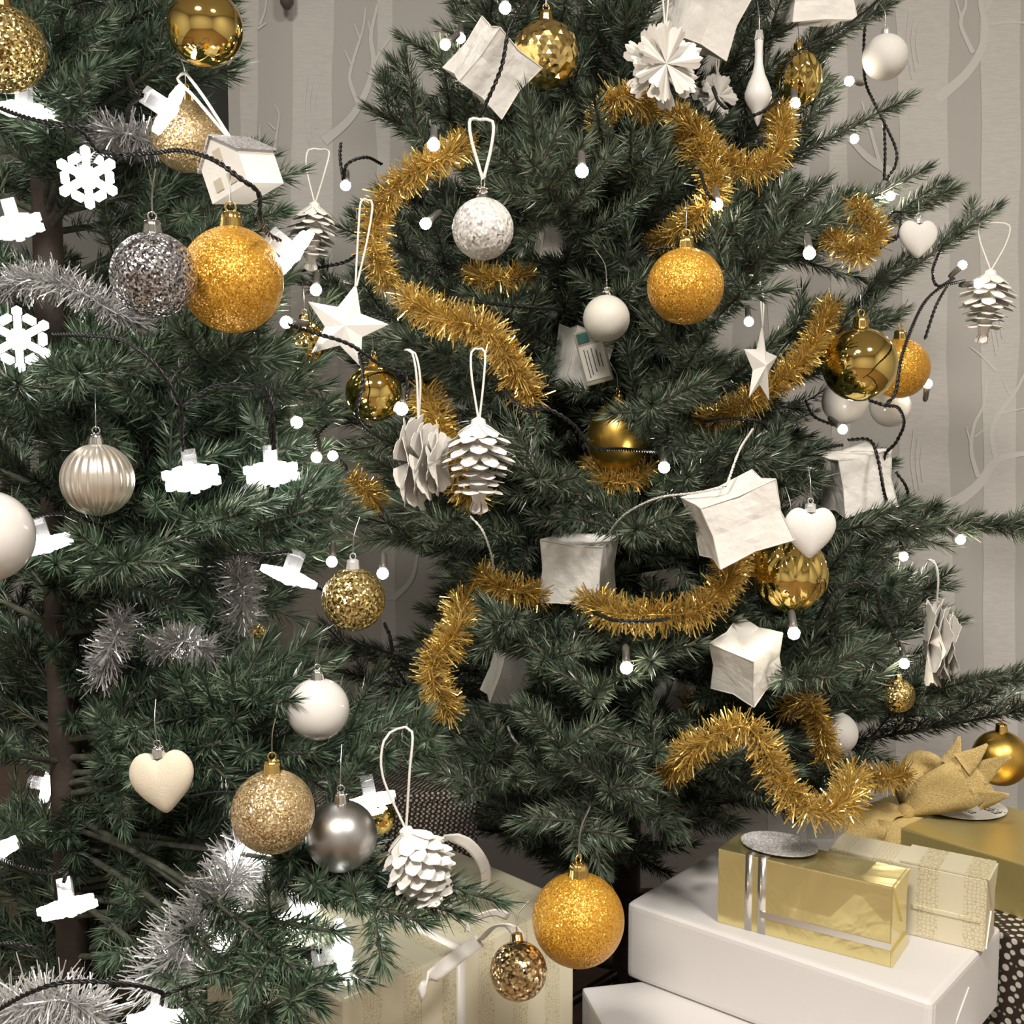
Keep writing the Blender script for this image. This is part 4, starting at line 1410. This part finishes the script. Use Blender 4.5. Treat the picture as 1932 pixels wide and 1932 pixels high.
def oval(name, label, c, rx, ry, rz, mat, th=0.0012, cat='tag', tilt=0.0):
    t = thing(name, label, cat, c, (tilt, 0, rz))
    V, F = [], []
    n = 40
    for z in (0, th):
        for i in range(n):
            a = 2 * PI * i / n
            V.append((rx * math.cos(a), ry * math.sin(a), z))
    F = [tuple(range(n, 2 * n)), tuple(range(n))[::-1]] + [(i, (i + 1) % n, n + (i + 1) % n, n + i) for i in range(n)]
    obj('card', py_mesh('tag_card', V, F, mat), t)
    return t


oval('gift_tag', 'oval silver glitter tag lying on the small gold foil gift', gc, 0.040, 0.031, gold_gift_rot, 'glitter_silver', 0.0015)

# cream patterned gift behind it
A, B = PZ(1560, 1727, Z_TOP), PZ(1858, 1798, Z_TOP)
t, L, D, Hh = gift('patterned_gift', 'small shiny cream gift with a gold star lattice print behind the foil one', A, B, 0.05, Z_TOP, Z_TOP + 0.074, 'lattice_cream', 0.002)
obj('paper_pleat', box_mesh('paper_pleat', L * 0.42, 0.003, 0.005, 'lattice_cream', 0.001), t, (L * 0.26, -D / 2, Hh * 0.42))
fold_flap(t, [(L / 2, -D / 2, Hh), (L / 2, D / 2, Hh), (L / 2, 0, Hh * 0.5)], 'lattice_cream', (1, 0, 0), 0.002)
fold_flap(t, [(L / 2, -D / 2 + 0.003, 0.003), (L / 2, D / 2 - 0.003, 0.003), (L / 2, 0, Hh * 0.45)], 'lattice_cream', (1, 0, 0), 0.001)
fold_flap(t, [(-L * 0.03, -D / 2, Hh), (-L * 0.03, D / 2, Hh), (L / 2, D / 2, Hh), (L / 2, -D / 2, Hh)], 'lattice_cream', (0, 0, 1), 0.002)

# big gold gift with burlap bow
ZG = 0.405
A, B = PZ(1600, 1532, ZG), PZ(1940, 1634, ZG)
B = A + (B - A) * 1.5
t, L, D, Hh = gift('gold_gift', 'wide matte gold gift with a burlap bow lying on the dotted box', A, B, 0.17, ZG - 0.062, ZG, 'foil_deep', 0.002)
big_gold = t
gx = Vector((B - A)).normalized()
gy = Vector((-gx.y, gx.x, 0))
# burlap band, knot, loops and frayed tails
bx = -L / 2 + 0.055
band_x(t, bx, 0.034, D, Hh, 'burlap', 'burlap_band', 0.002)


def cloth_strip(pts, widths, mat, parent, name, up=(0, 0, 1), th=0.0008, wav=0.0):
    p = smooth_path(pts, 0.006)
    n = len(p)
    T = np.gradient(p, axis=0)
    T /= np.linalg.norm(T, axis=1)[:, None]
    S = np.cross(T, np.array(up))
    S /= np.linalg.norm(S, axis=1)[:, None] + 1e-9
    w = np.interp(np.linspace(0, 1, n), np.linspace(0, 1, len(widths)), widths)[:, None]
    m = 5
    V = []
    Nn = np.cross(S, T)
    for lay in (0, 1):
        for i in range(n):
            for j in range(m):
                u = j / (m - 1) - 0.5
                V.append(p[i] + S[i] * u * w[i] + Nn[i] * (th * lay + wav * math.sin(j * 2.4 + i * 0.35) * w[i][0]))
    F = []
    o = n * m
    for i in range(n - 1):
        for j in range(m - 1):
            a = i * m + j
            F += [(a, a + 1, a + m + 1, a + m), (o + a, o + a + m, o + a + m + 1, o + a + 1)]
        F += [(i * m, i * m + m, o + i * m + m, o + i * m), (i * m + m - 1, o + i * m + m - 1, o + i * m + 2 * m - 1, i * m + 2 * m - 1)]
    F += [tuple(range(m)) + tuple(range(o + m - 1, o - 1, -1)), tuple(range(o - m, o)) + tuple(range(2 * o - 1, 2 * o - m - 1, -1))]
    return obj(name, py_mesh(name, V, F, mat, True), parent)


kz = Hh + 0.006
bow = Vector((bx, -D / 2 + 0.04, kz))
V, F = ball_np(0.011, 16, 10)
V[:, 2] *= 0.9
obj('bow_knot', np_mesh('bow_knot', V, F, 'burlap', True), t, bow)


def bowpts(rel):
    return [tuple(bow + Vector(r)) for r in rel]


cloth_strip(bowpts([(0, 0, 0), (-0.012, 0.012, 0.028), (-0.004, 0.03, 0.052), (0.02, 0.035, 0.05), (0.02, 0.02, 0.02), (0.002, 0.002, 0.002)]), [0.012, 0.03, 0.034, 0.034, 0.03, 0.01], 'burlap', t, 'bow_loop', (0.3, 1, 0.2), wav=0.06)
cloth_strip(bowpts([(0, 0, 0), (0.03, 0.01, 0.026), (0.06, 0.02, 0.045), (0.078, 0.03, 0.062)]), [0.012, 0.05, 0.06, 0.052], 'burlap', t, 'bow_tail', (0.2, 1, 0.35), wav=0.05)
for k, (a, b) in enumerate((((0.06, 0.018, 0.07), (0.085, 0.03, 0.098)), ((0.075, 0.03, 0.058), (0.112, 0.034, 0.088)), ((0.075, 0.025, 0.03), (0.116, 0.024, 0.046)), ((0.045, 0.02, 0.065), (0.05, 0.03, 0.1)))):
    q = (np.array(a) * 0.55 + np.array(b) * 0.45) + np.array([0.002, 0, 0.004 * (k % 2)])
    cloth_strip(bowpts([a, tuple(q), b]), [0.03, 0.018, 0.003], 'burlap', t, 'frayed_end', (0.2, 1, 0.3))
cloth_strip(bowpts([(0, 0, 0), (-0.012, -0.024, 0.004), (-0.022, -0.05, -0.012), (-0.025, -0.058, -0.04)]), [0.012, 0.034, 0.046, 0.05], 'burlap', t, 'bow_tail', (0.5, -0.3, 1), wav=0.07)
# handwritten oval tag
tc = PZ(1822, 1524, ZG + 0.003)
tg = oval('gift_tag', 'cream oval gift tag with handwriting on the wide gold gift', tc, 0.05, 0.042, 0.1, 'tag_back')


def text_part(parent, s, size, loc, rz, mat, name='handwriting'):
    cu = bpy.data.curves.new(name, 'FONT')
    cu.body = s
    cu.size = size
    cu.extrude = 0.0001
    cu.align_x = 'CENTER'
    cu.resolution_u = 2
    cu.shear = 0.25
    tmp = bpy.data.objects.new('tmp', cu)
    COL.objects.link(tmp)
    dg = bpy.context.evaluated_depsgraph_get()
    me = bpy.data.meshes.new_from_object(tmp.evaluated_get(dg))
    bpy.data.objects.remove(tmp)
    me.materials.clear()
    me.materials.append(MATS[mat])
    obj(name, me, parent, loc, (0, 0, rz))


text_part(tg, 'Hyv\u00e4\u00e4', 0.025, (0.014, 0.0, 0.0013), -1.25, 'ink')
text_part(tg, 'Joulua', 0.02, (-0.013, -0.002, 0.0013), -1.25, 'ink')

# dotted boxes
A2 = A - gx * 0.02 - gy * 0.05
A2.z = 0
t, L, D, Hh = gift('dotted_box', 'dark brown box with white dots under the wide gold gift', A2, A2 + gx * 0.62, 0.25, 0.0, ZG - 0.0622, 'dotted_brown', 0.003)
cc = P(770, 1507, 1.32)
t, L, D, Hh = gift('dotted_box', 'dark brown box with fine pale dots behind the grey satin bauble', P(600, 1500, 1.3), P(900, 1512, 1.36), 0.16, 0.0, cc.z, 'dotted_fine', 0.002)
obj('lid_edge', box_mesh('lid_edge', L + 0.006, D + 0.006, 0.012, 'dotted_fine', 0.002), t, (0, 0, Hh - 0.005))

# cream patterned gift at the front with curled ribbon
ZC = 0.40
Fc = PZ(646, 1887, ZC)
Rc = PZ(1083, 1700, ZC)
t, L, D, Hh = gift('patterned_gift', 'large cream gift with a gold star lattice print and curled white ribbon', Fc, Rc, 0.24, 0.0, ZC, 'lattice_pale', 0.003)
band_x(t, -0.01, 0.011, D, Hh, 'ribbon_white')


def curl(pts, w, label_name='curled_ribbon', up=(0.3, -0.6, 0.7)):
    loc = [tuple(t.matrix_world.inverted() @ P(*p)) for p in pts]
    cloth_strip(loc, [w, w], 'ribbon_white', t, label_name, up, 0.0004)


bpy.context.view_layer.update()
curl([(905, 1775, 1.0), (870, 1800, 0.96), (830, 1830, 0.94), (805, 1855, 0.94), (790, 1880, 0.95)], 0.012)
curl([(905, 1775, 1.0), (935, 1748, 0.98), (970, 1755, 0.97), (990, 1790, 0.98), (992, 1830, 1.0)], 0.009, up=(0.2, 0.9, 0.3))
curl([(815, 1600, 1.08), (845, 1582, 1.06), (880, 1590, 1.06), (910, 1625, 1.08), (918, 1660, 1.1), (908, 1690, 1.12)], 0.011, up=(0.2, 0.95, 0.2))
curl([(905, 1775, 1.0), (880, 1745, 1.02), (930, 1722, 1.04), (960, 1730, 1.05)], 0.008, up=(0.2, 0.9, 0.3))
# ------------------------------------------------------------------ trees
def needles_np(path, dens, ln, tipfan=True):
    path = np.asarray(path)
    seg = np.linalg.norm(np.diff(path, axis=0), axis=1)
    L = seg.sum()
    n = max(6, int(L * dens))
    cs = np.concatenate([[0], np.cumsum(seg)])
    s = np.sort(rng.uniform(0, L, n))
    base = np.stack([np.interp(s, cs, path[:, i]) for i in range(3)], 1)
    T = np.gradient(path, axis=0)
    T = np.stack([np.interp(s, cs, T[:, i]) for i in range(3)], 1)
    T /= np.linalg.norm(T, axis=1)[:, None] + 1e-12
    D = rng.normal(size=(n, 3))
    D -= T * (D * T).sum(1)[:, None]
    D /= np.linalg.norm(D, axis=1)[:, None] + 1e-12
    th = rng.uniform(0.7, 1.12, n)
    if tipfan:
        k = np.clip((L - s) / 0.02, 0, 1)
        th = th * (0.25 + 0.75 * k)
    th = th[:, None]
    d1 = T * np.cos(th) + D * np.sin(th)
    l = (ln * rng.uniform(0.75, 1.12, n))[:, None]
    S = np.cross(d1, D + rng.normal(size=(n, 3)) * 0.5)
    S /= np.linalg.norm(S, axis=1)[:, None] + 1e-12
    w = 0.00085
    mid = base + d1 * l * 0.45
    tip = base + d1 * l + T * l * 0.16 + rng.normal(size=(n, 3)) * l * 0.05
    return np.stack([base, mid - S * w, tip, mid + S * w], 1).reshape(-1, 3)


def quad_curve(a, b, c, n):
    t = np.linspace(0, 1, n)[:, None]
    return (1 - t) ** 2 * a + 2 * t * (1 - t) * b + t * t * c


def cut(path, off, need=0.03):
    bl = blocked(path + off, 16)
    if bl.any():
        k = int(np.argmax(bl))
        path = path[:k]
    if len(path) < 3 or np.linalg.norm(np.diff(path, axis=0), axis=1).sum() < need:
        return None
    return path


def branch(tree, base, tip, sag, needle_mat, stem_mat, dens=2300, ln=0.0215, twig=1.0, bare=0.25, mode=2):
    base, tip = np.array(base), np.array(tip)
    mid = (base + tip) / 2 + np.array([0, 0, sag])
    full = quad_curve(base, mid, tip, 26)
    off = np.array(tree.location)
    main = full
    if mode >= 0:
        # the branch may run hidden behind things near the trunk; only its outer, needled half has to stay clear
        k0 = int(26 * max(0.3, bare))
        bl = blocked(full + off, 0, mode)
        bl[:k0] = False
        if bl.any():
            main = full[:int(np.argmax(bl))]
    L = np.linalg.norm(np.diff(main, axis=0), axis=1).sum()
    if len(main) < 5 or L < 0.08:
        return False
    stems, nd = [], []
    n = len(main)
    stems.append(tube_np(main, np.linspace(0.0042, 0.0016, n), 6))
    i0 = int(n * bare)
    nd.append(needles_np(main[i0:], dens * 1.1, ln))
    up = np.array([0, 0, 1.0])
    s = L * (bare + 0.06)
    cs = np.concatenate([[0], np.cumsum(np.linalg.norm(np.diff(main, axis=0), axis=1))])
    T = np.gradient(main, axis=0)
    T /= np.linalg.norm(T, axis=1)[:, None]
    side = 1
    while s < L - 0.02:
        p = np.array([np.interp(s, cs, main[:, q]) for q in range(3)])
        t = np.array([np.interp(s, cs, T[:, q]) for q in range(3)])
        lat = np.cross(t, up)
        lat /= np.linalg.norm(lat) + 1e-9
        vert = np.cross(lat, t)
        roll = rng.normal(0, 0.38)
        if rng.random() < 0.18:
            roll += PI / 2 * side
        sd = lat * side * math.cos(roll) + vert * abs(math.sin(roll)) * (1 if rng.random() < 0.7 else -1)
        tl = min(0.15, 0.05 + 0.42 * (L - s)) * rng.uniform(0.75, 1.1) * twig
        an = rng.uniform(0.65, 0.95)
        dirn = t * math.cos(an) + sd * math.sin(an)
        a = p
        c = p + dirn * tl + up * 0.012
        b = (a + c) / 2 + sd * tl * 0.06 + up * 0.004
        tw = cut(quad_curve(a, b, c, 9), off)
        if tw is not None:
            stems.append(tube_np(tw, np.linspace(0.0017, 0.0009, len(tw)), 4))
            nd.append(needles_np(tw, dens, ln))
        side = -side
        s += rng.uniform(0.017, 0.03)
    V, F = merge_np(stems)
    br = obj('branch', np_mesh('branch', V, F, stem_mat, True), tree)
    NV = np.concatenate(nd)
    NF = np.arange(len(NV), dtype=np.int32).reshape(-1, 4)
    no = obj('needles', np_mesh('needles', NV, NF, needle_mat), br)
    no['kind'] = 'stuff'
    return True


TREE_STATS = {}


def in_view(p, m=260):
    px, py, d = proj([p])
    return -m < px[0] < 1932 + m and -m < py[0] < 1932 + m


# larger tree
big_axis = P(1192, 700, 1.56)
big = thing('christmas_tree', 'large blue-green artificial christmas tree hung with gold and white ornaments', 'christmas tree', (big_axis.x, big_axis.y, 0), None)
BX = np.array([big_axis.x, big_axis.y, 0])


def trunk(tree, r0, r1, h, mat):
    V, F = tube_np(np.array([[0.0, 0, z] for z in np.linspace(0, h, 30)]), np.linspace(r0, r1, 30), 14)
    V[:, :2] *= 1 + 0.03 * np.sin(V[:, 2:3] * 90)
    obj('trunk', np_mesh('trunk', V, F, mat, True), tree)
    parts = []
    for k in range(4):
        a = k * PI / 2 + 0.4
        q = np.array([[0.01 * math.cos(a), 0.01 * math.sin(a), 0.1], [0.12 * math.cos(a), 0.12 * math.sin(a), 0.06], [0.2 * math.cos(a), 0.2 * math.sin(a), 0.008]])
        V, F = tube_np(q, 0.008, 8)
        obj('stand_leg', np_mesh('stand_leg', V, F, 'wire_black', True), tree)


trunk(big, 0.02, 0.012, 2.0, 'trunk_bark')


def big_branch(zb, tip, **kw):
    branch(big, np.array([0, 0, zb]), np.array(tip) - BX, kw.pop('sag', -0.01), 'needle_blue', 'stem_brown', **kw)


# branch tips that shape the outline: (px, py, depth, rise in metres from the trunk to the tip)
for px, py, d, rise in ((762, 72, 1.42, 0.12), (722, 150, 1.38, 0.14), (700, 208, 1.36, 0.12), (553, 300, 1.36, 0.1), (632, 425, 1.34, 0.1), (565, 530, 1.38, 0.14),
                        (1690, -5, 1.46, 0.2), (1712, 185, 1.48, 0.16), (1770, 305, 1.5, 0.2), (1800, 362, 1.52, 0.16), (1878, 392, 1.5, 0.25), (1745, 768, 1.5, 0.12),
                        (1775, 958, 1.46, 0.1), (1990, 985, 1.42, 0.03), (1822, 1100, 1.44, 0.08), (1812, 1172, 1.5, 0.06), (1960, 1262, 1.4, 0.16), (1760, 1300, 1.3, 0.1), (1985, 1330, 1.45, 0.14),
                        (1660, 470, 1.42, 0.16), (1700, 590, 1.45, 0.16), (1610, 640, 1.36, 0.15),
                        (870, 1500, 1.12, 0.05), (900, 1440, 1.16, 0.1), (1085, 1600, 1.02, -0.02), (1150, 1500, 1.06, 0.05), (1050, 1420, 1.06, 0.1), (1240, 1420, 1.1, 0.1),
                        (1380, 1450, 1.14, 0.06), (1250, 1540, 1.14, 0.0), (760, 1140, 1.4, 0.08), (790, 1230, 1.36, 0.06), (1440, 1500, 1.2, 0.02), (1640, 1380, 1.24, 0.08), (1700, 1340, 1.26, 0.1),
                        (1095, 990, 1.02, 0.06), (880, 1120, 1.08, 0.08), (930, 1180, 1.06, 0.06), (1060, 1060, 1.0, 0.02), (1300, 1190, 1.06, 0.06), (1580, 830, 1.24, 0.12), (1540, 900, 1.18, 0.1),
                        (1040, 640, 1.06, 0.08), (960, 540, 1.08, 0.1), (830, 520, 1.12, 0.1), (870, 580, 1.1, 0.08), (1150, 450, 1.08, 0.12), (1240, 380, 1.1, 0.12), (1000, 300, 1.08, 0.1),
                        (920, 250, 1.1, 0.1), (1120, 180, 1.14, 0.14), (1190, 240, 1.14, 0.12), (1420, 530, 1.12, 0.1), (1500, 420, 1.18, 0.14), (1080, 760, 1.02, 0.06), (1150, 720, 1.04, 0.1),
                        (1400, 760, 1.14, 0.1), (1330, 640, 1.12, 0.1), (1230, 760, 1.08, 0.06), (960, 820, 1.08, 0.06), (1010, 900, 1.05, 0.06), (700, 820, 1.2, 0.1), (690, 900, 1.2, 0.08), (800, 1000, 1.14, 0.06),
                        (870, 1000, 1.12, 0.06), (1200, 1000, 1.04, 0.06), (1400, 860, 1.12, 0.08), (1650, 990, 1.26, 0.06), (1700, 1110, 1.26, 0.06), (1600, 1200, 1.2, 0.06), (1450, 1310, 1.16, 0.04),
                        (820, 660, 1.14, 0.1), (760, 640, 1.16, 0.1), (1380, 80, 1.3, 0.16), (1460, 60, 1.32, 0.18), (1180, 20, 1.28, 0.16), (900, 10, 1.34, 0.14), (880, 350, 1.12, 0.1), (780, 300, 1.2, 0.1),
                        (1570, 330, 1.34, 0.16), (1400, 400, 1.2, 0.14), (1620, 560, 1.36, 0.16), (1100, 880, 1.05, 0.06), (1300, 900, 1.1, 0.07), (1020, 1250, 1.08, 0.05), (900, 1290, 1.12, 0.05), (1120, 1320, 1.08, 0.04),
                        (1230, 1250, 1.08, 0.05), (1380, 1360, 1.14, 0.04), (1560, 1290, 1.18, 0.06), (720, 1010, 1.25, 0.06), (1700, 1240, 1.38, 0.04)):
    tp = np.array(P(px, py, d))
    outer = px < 640 or px > 1660 or py < 220
    big_branch(max(0.06, tp[2] - rise), tp, mode=1 if outer else 2)
# long outer branches that stand free against the wallpaper
for px, py, d, rise in ((1880, 392, 1.5, 0.33), (1800, 364, 1.54, 0.28), (1772, 303, 1.5, 0.3), (1712, 184, 1.48, 0.22), (1745, 768, 1.5, 0.16), (2000, 985, 1.42, 0.02)):
    tp = np.array(P(px, py, d))
    big_branch(max(0.06, tp[2] - rise), tp, mode=0, bare=0.3, twig=0.6)
# the rest of the crown
gold = 0
for z in np.arange(0.24, 1.75, 0.066):
    R = np.interp(z, [0.2, 0.45, 1.0, 1.5, 1.8], [0.5, 0.54, 0.45, 0.33, 0.22])
    for k in range(7):
        gold += 1
        a = gold * 2.39996 + rng.normal(0, 0.1)
        rr = R * rng.uniform(0.55, 0.98)
        tip = BX + np.array([rr * math.cos(a), rr * math.sin(a), z])
        if tip[1] > BX[1] + 0.34 or not in_view(tip):
            continue
        back = tip[1] > BX[1]
        big_branch(max(0.05, z - np.interp(z, [0.2, 1.0, 1.6], [0.02, 0.1, 0.16])), tip, dens=1500 if back else 2000, ln=0.022)

# smaller tree
small_axis = P(92, 500, 1.22)
small = thing('christmas_tree', 'smaller bright green artificial christmas tree with a dark slender trunk and snowflake lights', 'christmas tree', (small_axis.x, small_axis.y, 0), None)
SX = np.array([small_axis.x, small_axis.y, 0])
trunk(small, 0.019, 0.013, 1.9, 'trunk_bark')
tx, ty, td = proj([SX + np.array([0, 0, z]) for z in np.arange(0.1, 1.5, 0.012)])
for a, b, c in zip(tx, ty, td):
    if 370 < b < 500 or 560 < b < 640 or 900 < b < 960 or 1120 < b < 1160 or 1230 < b < 1850:
        block(a, b, 52, c - 0.005)


def small_branch(zb, tip, **kw):
    branch(small, np.array([0, 0, zb]), np.array(tip) - SX, kw.pop('sag', 0.0), 'needle_green', 'stem_green', **kw)


for px, py, d, rise in ((440, 90, 1.12, 0.12), (300, 40, 1.05, 0.14), (250, 110, 1.0, 0.12), (330, 120, 1.02, 0.12), (200, 160, 0.95, 0.1), (180, 60, 1.1, 0.14),
                        (575, 370, 0.95, 0.14), (430, 400, 0.9, 0.16), (320, 350, 0.88, 0.14), (250, 400, 0.88, 0.12), (500, 420, 0.98, 0.16), (200, 420, 0.95, 0.1), (60, 280, 0.95, 0.08),
                        (10, 330, 0.95, 0.08), (640, 735, 1.05, 0.12), (590, 620, 1.02, 0.14), (450, 650, 0.94, 0.14), (380, 740, 0.92, 0.1), (250, 650, 0.92, 0.1), (150, 700, 0.86, 0.06),
                        (30, 720, 0.86, 0.06), (60, 800, 0.9, 0.06), (560, 720, 1.0, 0.12), (640, 880, 1.0, 0.1), (735, 955, 1.0, 0.1), (600, 960, 0.95, 0.1), (420, 850, 0.9, 0.08), (280, 830, 0.88, 0.08),
                        (560, 840, 1.0, 0.1), (330, 1000, 0.88, 0.06), (450, 970, 0.9, 0.08), (240, 1060, 0.88, 0.06), (420, 1130, 0.92, 0.06), (590, 1130, 1.0, 0.08), (640, 1175, 1.0, 0.1), (560, 1200, 0.98, 0.1),
                        (460, 1230, 0.94, 0.08), (300, 1170, 0.9, 0.06), (350, 1290, 0.92, 0.08), (550, 1320, 0.96, 0.12), (480, 1330, 0.95, 0.12), (270, 1330, 0.95, 0.1), (820, 1418, 1.0, 0.12), (700, 1440, 0.98, 0.1),
                        (600, 1420, 0.95, 0.1), (420, 1400, 0.95, 0.14), (380, 1450, 0.98, 0.12), (250, 1560, 1.02, 0.1), (330, 1580, 1.02, 0.1),  (200, 1800, 0.92, 0.04), (220, 1900, 0.88, 0.0),
                        (150, 1830, 0.9, 0.0), (60, 1720, 0.95, 0.04), (20, 1660, 0.98, 0.04), (30, 1820, 0.92, 0.0), (60, 1130, 0.9, 0.04), (30, 1250, 0.9, 0.06), (20, 1100, 0.88, 0.04), (100, 1080, 0.9, 0.03),
                        (30, 1400, 0.95, 0.08), (50, 1330, 0.95, 0.06), (40, 1530, 1.0, 0.08), (200, 1400, 1.0, 0.1), (210, 1280, 0.96, 0.06), (200, 1680, 1.02, 0.1), (640, 1020, 1.05, 0.06), (520, 560, 1.04, 0.12),
                        (130, 240, 0.98, 0.06), (90, 140, 1.0, 0.08), (20, 20, 1.0, 0.08), (120, 20, 1.02, 0.1), (400, 10, 1.1, 0.16), (240, 250, 0.98, 0.08), (540, 1010, 1.0, 0.06), (700, 1060, 1.08, 0.08)):
    tp = np.array(P(px, py, d))
    small_branch(max(0.06, tp[2] - rise), tp)
for px, py, d, rise, br in ((610, 1640, 0.94, 0.04, 0.78), (940, 1700, 0.9, 0.08, 0.6), (800, 1740, 0.89, 0.06, 0.62), (715, 1650, 0.94, 0.06, 0.72), (690, 1850, 0.87, 0.02, 0.66), (640, 1760, 0.88, 0.05, 0.72),
                            (600, 1900, 0.86, 0.0, 0.62), (520, 1930, 0.86, 0.0, 0.6), (560, 1830, 0.87, 0.02, 0.7), (870, 1725, 0.9, 0.07, 0.6), (420, 1960, 0.86, 0.0, 0.5)):
    tp = np.array(P(px, py, d))
    small_branch(max(0.06, tp[2] - rise - 0.05 + rng.uniform(-0.07, 0.06)), tp, bare=br, twig=1.1, mode=0, sag=rng.uniform(0.0, 0.05))
for px, py, d in ((20, 1180, 1.3), (60, 1230, 1.36), (-20, 1260, 1.28), (40, 1300, 1.4), (10, 1360, 1.32), (70, 1400, 1.42), (-10, 1440, 1.3), (50, 1480, 1.38), (20, 1560, 1.36), (60, 1640, 1.42), (0, 1720, 1.34),
                  (200, 1330, 1.4), (220, 1420, 1.44), (260, 1500, 1.42), (200, 1560, 1.4), (300, 1620, 1.42), (230, 1700, 1.4), (350, 1560, 1.46), (180, 1750, 1.42), (30, 560, 1.4), (60, 900, 1.4), (20, 1000, 1.36), (10, 860, 1.3),
                  (270, 1580, 1.0), (235, 1660, 1.0), (330, 1540, 1.0), (195, 1720, 0.98), (290, 1700, 0.98), (240, 1520, 1.0), (260, 1380, 1.1), (340, 1500, 1.14), (240, 1620, 1.12), (300, 1700, 1.14), (200, 1500, 1.14), (420, 1580, 1.16)):
    tp = np.array(P(px, py, d))
    small_branch(max(0.06, tp[2] - 0.08), tp, dens=2000, ln=0.024, bare=0.12)
for k in range(46):       # back of the tree, turned to the recess
    z = 0.2 + 1.25 * k / 45
    a = rng.uniform(0.1, PI - 0.1)
    rr = rng.uniform(0.2, 0.4)
    tip = SX + np.array([rr * math.cos(a), rr * math.sin(a), z])
    if in_view(tip):
        small_branch(max(0.05, z - 0.08), tip, dens=1500, ln=0.024, bare=0.12)
for z in np.arange(0.15, 1.6, 0.075):
    R = np.interp(z, [0.1, 0.4, 1.0, 1.5], [0.44, 0.44, 0.34, 0.25])
    for k in range(7):
        gold += 1
        a = gold * 2.39996 + rng.normal(0, 0.1)
        rr = R * rng.uniform(0.5, 0.95)
        tip = SX + np.array([rr * math.cos(a), rr * math.sin(a), z])
        if not in_view(tip) or tip[1] > SX[1] + 0.25:
            continue
        small_branch(max(0.05, z - 0.09), tip, dens=1700, ln=0.022)

print('triangles', sum(len(m.polygons) * 2 for m in bpy.data.meshes))
